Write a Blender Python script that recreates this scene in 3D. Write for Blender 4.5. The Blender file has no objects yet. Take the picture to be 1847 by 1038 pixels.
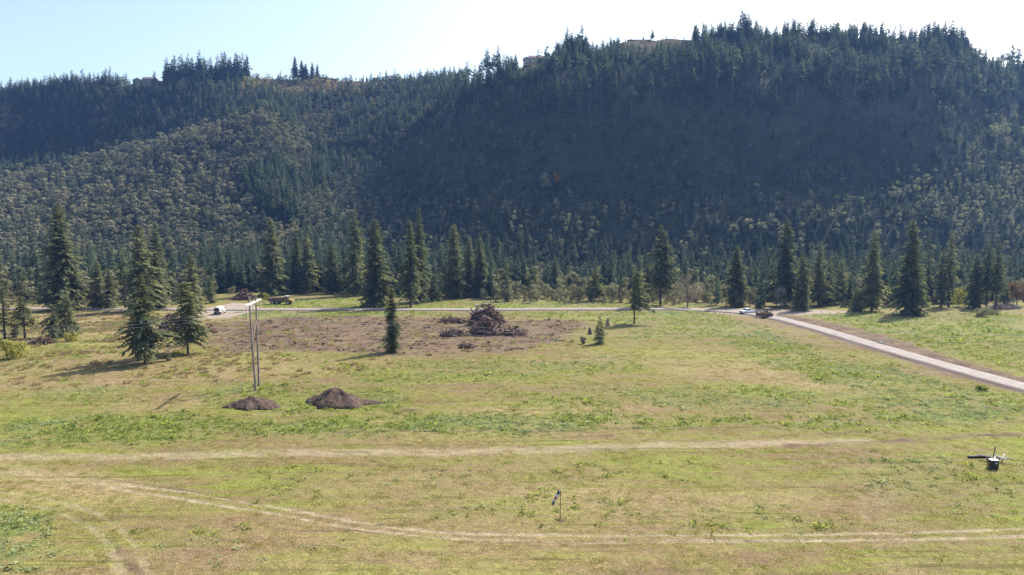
import bpy, math
import numpy as np
from mathutils import Vector

# ------------------------------------------------------------------ camera, sky, sun, exposure
scene = bpy.context.scene
COL = scene.collection
R = math.radians
CAM_H, PITCH, FPX, CX, CY = 28.5, R(4.5), 1231.0, 923.5, 519.0
cam_d = bpy.data.cameras.new("camera")
cam = bpy.data.objects.new("camera", cam_d)
COL.objects.link(cam)
cam.location = (0, 0, CAM_H)
cam.rotation_euler = (math.pi / 2 - PITCH, 0, 0)
cam_d.sensor_width = 36
cam_d.lens = 36 * FPX / 1847
cam_d.clip_start, cam_d.clip_end = 0.5, 12000
scene.camera = cam

SUN_AZ, SUN_EL = R(45), R(46)          # azimuth from +Y towards +X
world = bpy.data.worlds.new("World")
scene.world = world
world.use_nodes = True
wt = world.node_tree
sky = wt.nodes.new("ShaderNodeTexSky")
sky.sky_type = 'NISHITA'
sky.sun_disc = False
sky.sun_elevation, sky.sun_rotation = SUN_EL, SUN_AZ
sky.altitude, sky.air_density, sky.dust_density, sky.ozone_density = 100, 1.0, 3.0, 1.0
bg = wt.nodes["Background"]
bg.inputs["Strength"].default_value = 0.15
wt.links.new(sky.outputs[0], bg.inputs["Color"])

sun_d = bpy.data.lights.new("sun", 'SUN')
sun_d.energy, sun_d.angle, sun_d.color = 5.0, R(0.5), (1.0, 0.94, 0.85)
sun = bpy.data.objects.new("sun", sun_d)
COL.objects.link(sun)
sdir = Vector((math.sin(SUN_AZ) * math.cos(SUN_EL), math.cos(SUN_AZ) * math.cos(SUN_EL), math.sin(SUN_EL)))
sun.rotation_euler = (-sdir).to_track_quat('-Z', 'Y').to_euler()
sun.location = (200, 200, 300)

vs = scene.view_settings
vs.view_transform, vs.look, vs.exposure, vs.gamma = 'Standard', 'None', 0.93, 1.0
cy = scene.cycles
cy.max_bounces, cy.diffuse_bounces, cy.glossy_bounces, cy.transmission_bounces = 5, 3, 2, 3
cy.volume_bounces, cy.transparent_max_bounces = 0, 6
cy.use_denoising, cy.denoising_prefilter, cy.denoising_input_passes = True, 'NONE', 'RGB_ALBEDO_NORMAL'
HAZE_DENSITY = 0.0001

# ------------------------------------------------------------------ projection of photo pixels to places on the ground
CP, SP = math.cos(PITCH), math.sin(PITCH)

def ray(px, py):
    yc = CY - np.asarray(py, float)
    Y = FPX * CP + yc * SP
    return (np.asarray(px, float) - CX) / Y, (yc * CP - FPX * SP) / Y      # dx/dy, dz/dy

def G(px, py):
    u, v = ray(px, py)
    d = -CAM_H / v
    return u * d, d

def to_px(x, y, z):
    dep = y * CP - (z - CAM_H) * SP
    return CX + FPX * x / dep, CY - FPX * (y * SP + (z - CAM_H) * CP) / dep

def z_at(py, d, px=CX):
    return CAM_H + ray(px, py)[1] * d

# ------------------------------------------------------------------ noise
def _h(ix, iy, s):
    n = (ix.astype(np.int64) * 374761393 + iy.astype(np.int64) * 668265263 + s * 974634777) & 0xFFFFFFFF
    n = ((n ^ (n >> 13)) * 1274126177) & 0xFFFFFFFF
    n = ((n ^ (n >> 16)) * 2246822519) & 0xFFFFFFFF
    return ((n ^ (n >> 15)) & 0xFFFFFF) / float(0xFFFFFF)

def vn(x, y, s=0):
    x = np.asarray(x, float); y = np.asarray(y, float)
    ix, iy = np.floor(x), np.floor(y)
    fx, fy = x - ix, y - iy
    fx, fy = fx * fx * (3 - 2 * fx), fy * fy * (3 - 2 * fy)
    a, b = _h(ix, iy, s), _h(ix + 1, iy, s)
    c, d = _h(ix, iy + 1, s), _h(ix + 1, iy + 1, s)
    return (a + (b - a) * fx) * (1 - fy) + (c + (d - c) * fx) * fy

def fbm(x, y, scale, s=0, o=4, sx=1.0):
    x = np.asarray(x, float) / (scale * sx); y = np.asarray(y, float) / scale
    t, a, n = 0.0, 1.0, 0.0
    for k in range(o):
        t = t + a * vn(x + 17.3 * k, y + 9.1 * k, s + k); n += a
        a *= 0.5; x = x * 2.03; y = y * 2.03
    return t / n

def sstep(a, b, x):
    t = np.clip((x - a) / (b - a), 0, 1)
    return t * t * (3 - 2 * t)

def gz(x, y):
    """height of the valley floor"""
    x = np.asarray(x, float); y = np.asarray(y, float)
    return 0.9 * (fbm(x, y, 45, 5, 2) - 0.5) + 0.25 * (fbm(x, y, 9, 8, 2) - 0.5)

# ------------------------------------------------------------------ mesh helpers
def mesh_np(name, V, F, mats=(), mi=None, smooth=False):
    V = np.asarray(V, np.float32); F = np.asarray(F, np.int32)
    me = bpy.data.meshes.new(name)
    me.vertices.add(len(V)); me.vertices.foreach_set("co", V.ravel())
    k = F.shape[1]
    me.loops.add(F.size); me.loops.foreach_set("vertex_index", F.ravel())
    me.polygons.add(len(F))
    me.polygons.foreach_set("loop_start", np.arange(0, F.size, k, dtype=np.int32))
    if smooth:
        me.polygons.foreach_set("use_smooth", np.ones(len(F), bool))
    for m in mats:
        me.materials.append(m)
    if mi is not None:
        me.polygons.foreach_set("material_index", np.asarray(mi, np.int32))
    me.update(calc_edges=True)
    return me

def attr(me, name, vals):
    a = me.attributes.new(name, 'FLOAT', 'POINT')
    a.data.foreach_set("value", np.asarray(vals, np.float32))

def props(o, label=None, cat=None, group=None, kind=None):
    if label: o["label"] = label
    if cat: o["category"] = cat
    if group: o["group"] = group
    if kind: o["kind"] = kind
    return o

def link(name, me, parent=None, loc=(0, 0, 0), rotz=0.0):
    o = bpy.data.objects.new(name, me)
    COL.objects.link(o)
    o.location = loc; o.rotation_euler = (0, 0, rotz)
    if parent is not None: o.parent = parent
    return o

def thing(name, label, cat, loc, rotz=0.0, group=None):
    return props(link(name, None, None, loc, rotz), label, cat, group)

class MB:
    """collects boxes, tubes, lathes into one mesh"""
    def __init__(s): s.v, s.f, s.m = [], [], []
    def add(s, V, F, m=0):
        n = sum(len(a) for a in s.v)
        s.v.append(np.asarray(V, float)); s.f += [[i + n for i in f] for f in F]; s.m += [m] * len(F)
        return s
    def prism(s, prof, y0, y1, m=0):
        """prof: list of (x,z) counter-clockwise, extruded along y"""
        k = len(prof)
        V = [(p[0], y0, p[1]) for p in prof] + [(p[0], y1, p[1]) for p in prof]
        F = [[i + k, (i + 1) % k + k, (i + 1) % k, i] for i in range(k)] + [list(range(k)), list(range(k, 2 * k))[::-1]]
        return s.add(V, F, m)
    def box(s, x0, x1, y0, y1, z0, z1, m=0, b=0.0):
        if b <= 0:
            return s.prism([(x0, z0), (x1, z0), (x1, z1), (x0, z1)], y0, y1, m)
        p = [(x0 + b, z0), (x1 - b, z0), (x1, z0 + b), (x1, z1 - b), (x1 - b, z1), (x0 + b, z1), (x0, z1 - b), (x0, z0 + b)]
        return s.prism(p, y0, y1, m)
    def tube(s, pts, rad, n=7, m=0, caps=True):
        pts = [Vector(p) for p in pts]
        if not hasattr(rad, '__len__'): rad = [rad] * len(pts)
        V, F = [], []
        for i, p in enumerate(pts):
            t = (pts[min(i + 1, len(pts) - 1)] - pts[max(i - 1, 0)]).normalized()
            a = t.cross(Vector((0, 0, 1)))
            if a.length < 1e-3: a = Vector((1, 0, 0))
            a.normalize(); b = t.cross(a).normalized()
            for k in range(n):
                w = 2 * math.pi * k / n
                V.append(p + (a * math.cos(w) + b * math.sin(w)) * rad[i])
        for i in range(len(pts) - 1):
            for k in range(n):
                q = (k + 1) % n
                F.append([i * n + k, i * n + q, (i + 1) * n + q, (i + 1) * n + k])
        if caps:
            F.append(list(range(n))); F.append(list(range((len(pts) - 1) * n, len(pts) * n))[::-1])
        return s.add(V, F, m)
    def build(s, name, mats, parent=None, loc=(0, 0, 0), rotz=0.0, smooth=False):
        me = bpy.data.meshes.new(name)
        me.from_pydata([tuple(p) for p in np.vstack(s.v)], [], s.f)
        for m in (mats if isinstance(mats, (list, tuple)) else [mats]): me.materials.append(m)
        me.polygons.foreach_set("material_index", np.asarray(s.m, np.int32))
        if smooth: me.polygons.foreach_set("use_smooth", np.ones(len(s.f), bool))
        me.update()
        return link(name, me, parent, loc, rotz)

# ------------------------------------------------------------------ materials
class NT:
    def __init__(s, name):
        s.mat = bpy.data.materials.new(name); s.mat.use_nodes = True
        s.t = s.mat.node_tree; s.t.nodes.clear()
        s.out = s.t.nodes.new("ShaderNodeOutputMaterial")
    def n(s, typ, **kw):
        nd = s.t.nodes.new(typ)
        for k, v in kw.items():
            if k == 'inp':
                for a, b in v.items():
                    if isinstance(b, bpy.types.NodeSocket): s.t.links.new(b, nd.inputs[a])
                    else: nd.inputs[a].default_value = b
            else: setattr(nd, k, v)
        return nd
    def attr(s, name): return s.n("ShaderNodeAttribute", attribute_name=name).outputs["Fac"]
    def pos(s): return s.n("ShaderNodeNewGeometry").outputs["Position"]
    def noise(s, vec, scale, detail=3, rough=0.55, stretch=None):
        if stretch:
            vec = s.n("ShaderNodeMapping", inp={"Vector": vec, "Scale": stretch}).outputs[0]
        return s.n("ShaderNodeTexNoise", inp={"Vector": vec, "Scale": scale, "Detail": detail, "Roughness": rough}).outputs["Fac"]
    def ramp(s, fac, stops, interp='LINEAR'):
        r = s.n("ShaderNodeValToRGB", inp={"Fac": fac})
        cr = r.color_ramp; cr.interpolation = interp
        while len(cr.elements) < len(stops): cr.elements.new(0.5)
        for e, (p, c) in zip(cr.elements, stops):
            e.position = p; e.color = (*c, 1) if len(c) == 3 else c
        return r.outputs[0]
    def mix(s, fac, a, b, mode='MIX'):
        m = s.n("ShaderNodeMix", data_type='RGBA', blend_type=mode)
        for i, v in ((0, fac), (6, a), (7, b)):
            if isinstance(v, bpy.types.NodeSocket): s.t.links.new(v, m.inputs[i])
            else: m.inputs[i].default_value = (*v, 1) if hasattr(v, '__len__') and len(v) == 3 else v
        return m.outputs[2]
    def math(s, op, a, b=0.0, c=None, clamp=False):
        m = s.n("ShaderNodeMath", operation=op, use_clamp=clamp)
        for i, v in enumerate((a, b) if c is None else (a, b, c)):
            if isinstance(v, bpy.types.NodeSocket): s.t.links.new(v, m.inputs[i])
            else: m.inputs[i].default_value = v
        return m.outputs[0]
    def rng(s, v, a, b, c=0.0, d=1.0):
        return s.n("ShaderNodeMapRange", inp={0: v, 1: a, 2: b, 3: c, 4: d}).outputs[0]
    def bump(s, h, dist, strength=1.0):
        return s.n("ShaderNodeBump", inp={"Height": h, "Distance": dist, "Strength": strength}).outputs[0]
    def done(s, sh):
        s.t.links.new(sh, s.out.inputs["Surface"]); return s.mat
    def bsdf(s, col, rough=0.9, normal=None, metal=0.0, spec=0.3):
        b = s.n("ShaderNodeBsdfPrincipled")
        for k, v in (("Base Color", col), ("Roughness", rough), ("Metallic", metal), ("Specular IOR Level", spec)):
            if isinstance(v, bpy.types.NodeSocket): s.t.links.new(v, b.inputs[k])
            else: b.inputs[k].default_value = (*v, 1) if hasattr(v, '__len__') else v
        if normal is not None: s.t.links.new(normal, b.inputs["Normal"])
        return s.done(b.outputs[0])

def plain(name, col, rough=0.7, metal=0.0, var=0.25, scale=3.0, bump=0.0, spec=0.3):
    t = NT(name)
    p = t.n("ShaderNodeTexCoord").outputs["Object"]
    f = t.noise(p, scale, 4)
    a = tuple(c * (1 - var) for c in col); b = tuple(min(1, c * (1 + var)) for c in col)
    c = t.ramp(f, [(0.3, a), (0.7, b)])
    return t.bsdf(c, rough, t.bump(f, bump) if bump else None, metal, spec)

def leaf(name, dark, light, trans=0.3, tcol=None, obj_var=0.5):
    """foliage: each leaf cluster its own tint, each tree its own overall tint"""
    t = NT(name)
    isl = t.n("ShaderNodeNewGeometry").outputs["Random Per Island"]
    orn = t.n("ShaderNodeObjectInfo").outputs["Random"]
    f = t.math('ADD', t.math('MULTIPLY', isl, 1 - obj_var), t.math('MULTIPLY', orn, obj_var))
    c = t.mix(f, dark, light)
    d = t.n("ShaderNodeBsdfDiffuse", inp={"Color": c})
    tc = t.mix(1.0, c, tcol or (1.5, 1.5, 0.9), 'MULTIPLY')
    tr = t.n("ShaderNodeBsdfTranslucent", inp={"Color": tc})
    m = t.n("ShaderNodeMixShader", inp={0: trans, 1: d.outputs[0], 2: tr.outputs[0]})
    return t.done(m.outputs[0])

M = {}
M['needle'] = leaf("needles", (0.066, 0.082, 0.048), (0.195, 0.205, 0.112), 0.42)
M['needle_far'] = leaf("needles_far", (0.034, 0.060, 0.050), (0.120, 0.155, 0.108), 0.36)
M['decid'] = leaf("alder_leaves", (0.095, 0.104, 0.066), (0.280, 0.262, 0.175), 0.22, None, .65)
M['decid_pale'] = leaf("pale_leaves", (0.150, 0.160, 0.105), (0.300, 0.300, 0.215), 0.32)
M['decid_dark'] = leaf("dark_leaves", (0.045, 0.068, 0.052), (0.170, 0.185, 0.135), 0.3, None, .65)
M['autumn'] = leaf("autumn_leaves", (0.16, 0.085, 0.025), (0.30, 0.17, 0.05), 0.35)
M['rust'] = leaf("rust_leaves", (0.11, 0.065, 0.035), (0.20, 0.12, 0.06), 0.3)
M['yellow'] = leaf("yellow_leaves", (0.17, 0.17, 0.04), (0.34, 0.32, 0.09), 0.4)
M['twig'] = leaf("grey_twigs", (0.15, 0.13, 0.10), (0.30, 0.27, 0.22), 0.2)
M['thicket'] = leaf("thicket_leaves", (0.115, 0.120, 0.080), (0.25, 0.24, 0.17), 0.36)
M['weed'] = leaf("weed_leaves", (0.075, 0.105, 0.030), (0.340, 0.365, 0.115), 0.45, (1.3, 1.4, 0.7))
M['weed_pale'] = leaf("pale_weed_leaves", (0.11, 0.15, 0.075), (0.36, 0.39, 0.21), 0.4, (1.3, 1.4, 0.9))
M['grass'] = leaf("grass_blades", (0.15, 0.145, 0.04), (0.36, 0.31, 0.11), 0.42, (1.3, 1.25, 0.8))
M['bark'] = plain("bark", (0.075, 0.06, 0.05), 0.95, 0, 0.4, 2.0, 0.05)
M['bark_pale'] = plain("pale_bark", (0.12, 0.105, 0.095), 0.95, 0, 0.3, 2.0, 0.03)
M['soil'] = None

# ------------------------------------------------------------------ masks on the valley floor (dirt, weeds, tracks)
def poly_px(pts):
    p = np.array([G(a, b) for a, b in pts]); return p

def inside_dist(x, y, P):
    """signed distance to polygon, positive inside"""
    d = np.full(x.shape, 1e9); ins = np.zeros(x.shape, bool)
    n = len(P)
    for i in range(n):
        (x0, y0), (x1, y1) = P[i], P[(i + 1) % n]
        dx, dy = x1 - x0, y1 - y0
        t = np.clip(((x - x0) * dx + (y - y0) * dy) / (dx * dx + dy * dy + 1e-9), 0, 1)
        d = np.minimum(d, (x - x0 - t * dx) ** 2 + (y - y0 - t * dy) ** 2)
        c = ((y0 > y) != (y1 > y)) & (x < (x1 - x0) * (y - y0) / (y1 - y0 + 1e-12) + x0)
        ins ^= c
    d = np.sqrt(d)
    return np.where(ins, d, -d)

def line_dist(x, y, P):
    d = np.full(x.shape, 1e9)
    for (x0, y0), (x1, y1) in zip(P[:-1], P[1:]):
        dx, dy = x1 - x0, y1 - y0
        t = np.clip(((x - x0) * dx + (y - y0) * dy) / (dx * dx + dy * dy + 1e-9), 0, 1)
        d = np.minimum(d, (x - x0 - t * dx) ** 2 + (y - y0 - t * dy) ** 2)
    return np.sqrt(d)

def smooth_line(P, n=12):
    P = np.asarray(P, float); out = []
    Q = np.vstack([2 * P[0] - P[1], P, 2 * P[-1] - P[-2]])
    for i in range(1, len(Q) - 2):
        for t in np.linspace(0, 1, n, endpoint=False):
            a, b, c, d = Q[i - 1], Q[i], Q[i + 1], Q[i + 2]
            out.append(0.5 * (2 * b + (c - a) * t + (2 * a - 5 * b + 4 * c - d) * t * t + (3 * b - a - 3 * c + d) * t ** 3))
    out.append(P[-1]); return np.array(out)

ROAD = smooth_line([(-260, 262), (-175, 258), (-128, 256), (-90, 255.5), (-40, 256), (20, 256), (55, 255.5), (72, 252), (82.5, 245), (88.5, 233),
                    (91, 215), (92, 190), (93, 160), (95, 127), (98, 95), (101, 40)], 10)

CLEARING = poly_px([(345, 590), (375, 579), (440, 575), (560, 571), (760, 572), (950, 574), (1060, 576), (1078, 590), (1042, 604), (1015, 622),
                    (930, 634), (770, 641), (690, 643), (600, 635), (480, 634), (400, 637), (350, 625)])
WEEDS = [  # polygon in photo pixels, strength
    ([(0, 757), (330, 748), (430, 756), (560, 748), (860, 752), (1200, 748), (1500, 750), (1847, 735), (1847, 768), (1300, 772), (900, 777), (480, 788), (150, 798), (0, 798)], 1.0),
    ([(370, 705), (420, 690), (560, 695), (700, 706), (720, 745), (400, 748)], 0.7),
    ([(880, 705), (1300, 700), (1700, 705), (1847, 715), (1847, 745), (1300, 735), (900, 735)], 0.5),
    ([(620, 668), (800, 650), (1150, 642), (1190, 662), (900, 690), (650, 690)], 0.4),
    ([(1290, 600), (1380, 596), (1480, 628), (1660, 675), (1847, 738), (1847, 765), (1700, 742), (1500, 690), (1350, 640)], 0.75),
    ([(1460, 566), (1847, 588), (1847, 672), (1740, 645), (1600, 612)], 0.6),
    ([(1480, 561), (1847, 566), (1847, 594), (1460, 572)], 0.4),
    ([(1090, 575), (1300, 566), (1370, 590), (1330, 610), (1150, 612)], 0.5),
    ([(440, 536), (700, 541), (1250, 550), (1300, 556), (430, 556)], 0.45),
    ([(420, 563), (1300, 563), (1300, 571), (430, 574)], 0.7),
    ([(0, 945), (50, 950), (70, 985), (55, 1012), (-60, 1020), (-60, 940)], 2.2),
    ([(60, 700), (200, 700), (240, 722), (60, 726)], 0.35),
    ([(650, 850), (900, 838), (1250, 850), (1280, 880), (1000, 870), (700, 880)], .24), ([(1050, 900), (1500, 925), (1460, 950), (1100, 945)], .24), ([(700, 900), (1000, 905), (1010, 925), (760, 930)], .3), ([(420, 855), (560, 850), (600, 890), (480, 895)], .3), ([(1560, 830), (1847, 850), (1847, 930), (1600, 905)], .24), ([(300, 960), (620, 985), (640, 1010), (320, 1000)], .24),
    ([(0, 635), (170, 612), (240, 625), (130, 650), (0, 665)], 0.4),
]
WEEDS = [(poly_px(p), s) for p, s in WEEDS]
STRAW = [([(0, 640), (380, 630), (700, 648), (690, 668), (300, 690), (0, 700)], 0.5),
         ([(0, 838), (120, 848), (260, 868), (240, 905), (0, 880)], 0.8),
         ([(930, 880), (1300, 890), (1500, 880), (1480, 915), (1000, 925)], 0.75),
         ([(560, 885), (800, 890), (820, 925), (640, 920)], 0.4),
         ([(850, 735), (1180, 733), (1190, 750), (880, 750)], 0.8),
         ([(1180, 640), (1450, 650), (1440, 690), (1200, 680)], 0.5),
         ([(0, 566), (240, 563), (330, 600), (350, 640), (150, 655), (0, 620)], 0.55),
         ([(1450, 685), (1600, 690), (1590, 705), (1460, 702)], 0.8),
         ([(200, 720), (360, 712), (380, 730), (230, 745)], 0.5)]
STRAW = [(poly_px(p), s) for p, s in STRAW]
LINES = [  # kind, width m, strength, photo pixels
    ('pale', 2.3, 0.62, [(-200, 824), (0, 822), (300, 819), (700, 815), (1000, 811), (1300, 804), (1500, 799), (1560, 797)]),
    ('pale', 0.38, 1.0, [(200, 862), (230, 873), (330, 887), (450, 907), (600, 933), (700, 949), (800, 959), (950, 966), (1200, 968), (1500, 963), (1900, 948)]),
    ('pale', 0.42, 1.0, [(200, 876), (230, 884), (330, 900), (450, 919), (600, 945), (700, 959), (800, 969), (950, 977), (1250, 978), (1500, 974), (1900, 962)]),
    ('pale', 2.2, 0.35, [(-200, 826), (0, 846), (120, 858), (215, 872)]),
    ('pale', 0.55, 0.42, [(-40, 890), (80, 915), (150, 942), (195, 980), (222, 1045)]),
    ('pale', 0.45, 0.42, [(-60, 880), (60, 893), (180, 928), (245, 985), (268, 1050)]),
    ('pale', 3.0, 0.15, [(1570, 850), (1590, 930), (1640, 1040)]),
    ('pale', 0.4, 0.4, [(1400, 932), (1425, 950)]), ('pale', 0.3, 0.35, [(800, 985), (760, 1040)]),
    ('dirt', 0.35, 0.95, [(600, 781), (800, 778), (1000, 776), (1200, 773), (1400, 771), (1650, 768), (1900, 762)]),
    ('dirt', 0.25, 0.7, [(0, 776), (250, 774), (420, 779)]),
    ('dirt', 1.3, 0.75, [(1420, 808), (1560, 801), (1700, 793), (1900, 782)]),
    ('dirt', 0.9, 0.7, [(1000, 790), (1100, 787)]), ('dirt', 0.9, 0.7, [(1480, 784), (1540, 782)]),
    ('dirt', 0.7, 0.6, [(1700, 700), (1780, 722), (1880, 748)]), ('dirt', 0.7, 0.6, [(1690, 712), (1790, 738), (1880, 760)]),
    ('dirt', 0.3, 0.6, [(180, 858), (330, 884), (420, 899)]), ('dirt', 0.22, 0.6, [(600, 951), (800, 974), (1000, 981)]),
    ('dirt', 0.6, 0.6, [(215, 985), (240, 1020), (262, 1050)]),
    ('dirt', 1.4, 0.8, [(735, 741), (770, 741)]), ('dirt', 1.6, 0.5, [(740, 700), (850, 696), (900, 700)]),
]
LINES = [(k, w, s, smooth_line(poly_px(p), 6)) for k, w, s, p in LINES]

def masks(x, y):
    w1 = fbm(x, y, 7, 21, 4, 1.6); w2 = fbm(x, y, 1.6, 31, 3, 1.8); w3 = fbm(x, y, 26, 41, 3, 2.0)
    w3b = fbm(x, y, 1.1, 51, 3, 1.6)
    jit = (w1 - 0.5) * 9 + (w2 - 0.5) * 5
    rd = line_dist(x, y, ROAD)
    sd = inside_dist(x, y, CLEARING)
    dirt = sstep(-3.0, 6.0, sd + jit * 1.2) * np.clip(0.15 + 1.5 * w2, 0, 1) * sstep(.30, .44, w1 * .6 + w2 * .4 + .02 * np.clip(sd, 0, 8))
    # graded soil beside the road: wide along the far side of the straight, thin on the near side
    near = sstep(245, 236, y)
    right = (x > 91.5) & (y < 246)
    wd = np.where(right, 6.5 + 5.0 * sstep(130, 190, y) * sstep(250, 225, y), np.where(y < 246, 5.2, 3.9))
    dirt = np.maximum(dirt, sstep(1.8, -1.8, rd - wd + jit * 0.5) * np.clip(.6 + .8 * w2, 0, 1))
    # gravel pad by the water truck, and the turning area at the bend
    pad = inside_dist(x, y, poly_px([(338, 577), (372, 557), (420, 546), (450, 547), (470, 557), (455, 563), (415, 573)]))
    pad2 = inside_dist(x, y, np.array([(60, 262), (112, 256), (128, 252), (126, 247), (101, 240), (84, 236), (70, 246)]))
    gravel = np.maximum(sstep(-1.2, 1.2, pad + jit * 0.3), sstep(-1.2, 1.2, pad2 + jit * 0.25))
    weed = np.zeros_like(x)
    for P, s in WEEDS:
        weed = np.maximum(weed, s * sstep(-3.0, 4.0, inside_dist(x, y, P) + jit * 0.8))
    straw = 0.35 * sstep(0.52, 0.7, w3)
    for P, s in STRAW:
        straw = np.maximum(straw, s * sstep(-4, 4, inside_dist(x, y, P) + jit))
    pale = np.zeros_like(x)
    for k, w, s, P in LINES:
        d = line_dist(x, y, P) + (w2 - 0.5) * min(w, 0.7) * 1.1
        m = s * sstep(w, w * 0.25, d) * np.clip(2.0 * w3b - .08, 0, 1.15)
        if k == 'pale': pale = np.maximum(pale, m)
        else: dirt = np.maximum(dirt, m)
    bare = np.clip(np.maximum(np.maximum(dirt, gravel), pale), 0, 1)
    weed = np.clip(weed, 0, 1.2) * sstep(0.36, 0.60, w1 * 0.35 + w2 * 0.45 + w3b * .2) * (1 - 0.9 * sstep(0.25, 0.7, bare))
    return dict(dirt=np.clip(dirt, 0, 1), gravel=gravel, weed=weed, straw=straw, pale=np.clip(pale, 0, 1), rd=rd)

def ground_material():
    t = NT("field_ground"); p = t.pos()
    nA = t.noise(p, 0.035, 4, 0.6, (0.55, 1, 1)); nB = t.noise(p, 0.22, 4, 0.6, (0.45, 1, 1))
    nC = t.noise(p, 1.3, 4, 0.65, (0.5, 1, 1)); nD = t.noise(p, 6.0, 3, 0.7, (0.7, 1, 1)); nE = t.noise(p, 0.9, 3, 0.6, (0.07, 1, 1))
    f = t.math('ADD', t.math('MULTIPLY', nA, 0.34), t.math('ADD', t.math('MULTIPLY', nB, 0.24), t.math('ADD', t.math('MULTIPLY', nC, 0.18), t.math('MULTIPLY', nE, 0.24))))
    c = t.ramp(f, [(0.39, (0.140, 0.088, 0.055)), (0.445, (0.165, 0.122, 0.062)), (0.495, (0.160, 0.138, 0.050)), (0.54, (0.156, 0.162, 0.038)), (0.60, (0.168, 0.195, 0.030))])
    straw_f = t.math('MULTIPLY', t.attr("straw"), t.rng(nC, 0.34, 0.62), clamp=True)
    c = t.mix(straw_f, c, (0.280, 0.195, 0.120))
    gn = t.ramp(nD, [(0.3, (0.085, 0.125, 0.030)), (0.7, (0.15, 0.185, 0.055))])
    c = t.mix(t.math('MULTIPLY', t.attr("weed"), 0.75, clamp=True), c, gn)
    pc = t.ramp(nC, [(0.3, (0.20, 0.16, 0.10)), (0.7, (0.32, 0.27, 0.185))])
    c = t.mix(t.attr("pale"), c, pc)
    dc = t.ramp(t.math('ADD', t.math('MULTIPLY', nC, 0.5), t.math('MULTIPLY', nB, 0.5)),
                [(0.36, (0.050, 0.030, 0.020)), (0.45, (0.092, 0.060, 0.041)), (0.55, (0.135, 0.092, 0.064)), (0.66, (0.20, 0.145, 0.088))])
    c = t.mix(t.attr("dirt"), c, dc)
    gv = t.ramp(nD, [(0.3, (0.22, 0.18, 0.15)), (0.7, (0.32, 0.265, 0.225))])
    c = t.mix(t.attr("gravel"), c, gv)
    # mowing lines
    ml = t.noise(p, 1.0, 3, 0.55, (0.035, 1.1, 1))
    lineq = t.math('MULTIPLY', t.rng(ml, 0.565, 0.62, 0.0, 0.85), t.rng(nB, 0.42, 0.6), clamp=True)
    c = t.mix(t.math('MULTIPLY', lineq, t.math('SUBTRACT', 1.0, t.attr("dirt"), clamp=True)), c, t.mix(1.0, c, (0.55, 0.55, 0.48), 'MULTIPLY'))
    # blade-scale speckle: single dry and green tufts
    sp = t.noise(p, 11.0, 2, 0.8, (0.8, 1, 1))
    c = t.mix(t.rng(sp, 0.46, 0.66, 0.0, 0.95), c, t.mix(1.0, c, (0.5, 0.5, 0.5), 'MULTIPLY'))
    c = t.mix(t.rng(t.noise(p, 4.0, 2, 0.8, (0.6, 1, 1)), 0.5, 0.66, 0.0, 0.95), c, t.mix(1.0, c, (1.55, 1.5, 1.25), 'MULTIPLY'))
    h = t.math('ADD', t.math('MULTIPLY', nC, 0.6), t.math('MULTIPLY', nD, 0.4))
    return t.bsdf(c, 0.95, t.bump(h, 0.34, 1.0), 0, 0.15)

M['ground'] = ground_material()

# near field: fine sheet
uu = np.concatenate([np.linspace(-2.6, -.86, 70), np.linspace(-.85, .85, 760), np.linspace(.86, 2.6, 70)])
dd = np.exp(np.linspace(math.log(28), math.log(345), 860))
U, D = np.meshgrid(uu, dd)
X, Y = (U * D), D + 0 * U
mk = masks(X.ravel(), Y.ravel())
Z = gz(X, Y).ravel()
lump = (fbm(X.ravel(), Y.ravel(), 0.9, 61, 2) - 0.5)
Z = Z + lump * (0.10 + 0.35 * mk['dirt'] * (mk['rd'] > 6)) - 0.10 * mk['pale'] * 0.5
flat = sstep(6.0, 3.2, mk['rd']); Z = Z * (1 - 0.5 * flat) - 0.12 * flat
nr, nc = U.shape
def grid_faces(nr, nc):
    i = np.arange(nr * nc).reshape(nr, nc)
    return np.stack([i[:-1, :-1], i[:-1, 1:], i[1:, 1:], i[1:, :-1]], -1).reshape(-1, 4)
me = mesh_np("ground", np.stack([X.ravel(), Y.ravel(), Z], 1), grid_faces(nr, nc), [M['ground']], None, True)
for k in ('dirt', 'gravel', 'weed', 'straw', 'pale'): attr(me, k, mk[k])
props(link("ground", me), "grassy valley floor with bare brown clearing and wheel ruts", "ground", None, "structure")
# the land around it, out to the horizon
xs = np.concatenate([np.linspace(-6000, -500, 12), np.linspace(-450, 450, 61), np.linspace(500, 6000, 12)])
ys = np.concatenate([np.linspace(-3000, -60, 8), np.linspace(-40, 460, 51), np.linspace(500, 8000, 16)])
X2, Y2 = np.meshgrid(xs, ys)
inn = (np.abs(X2) < Y2 * 2.7) & (Y2 > 20) & (Y2 < 352)
Z2 = np.where(inn, -1.2, gz(X2, Y2) * sstep(345, 380, Y2) * 0.5 - 0.75)
me = mesh_np("valley_land", np.stack([X2.ravel(), Y2.ravel(), Z2.ravel()], 1), grid_faces(len(ys), len(xs)), [M['ground']], None, True)
props(link("terrain", me), "flat land around the field reaching under the hills", "terrain", None, "structure")

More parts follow.
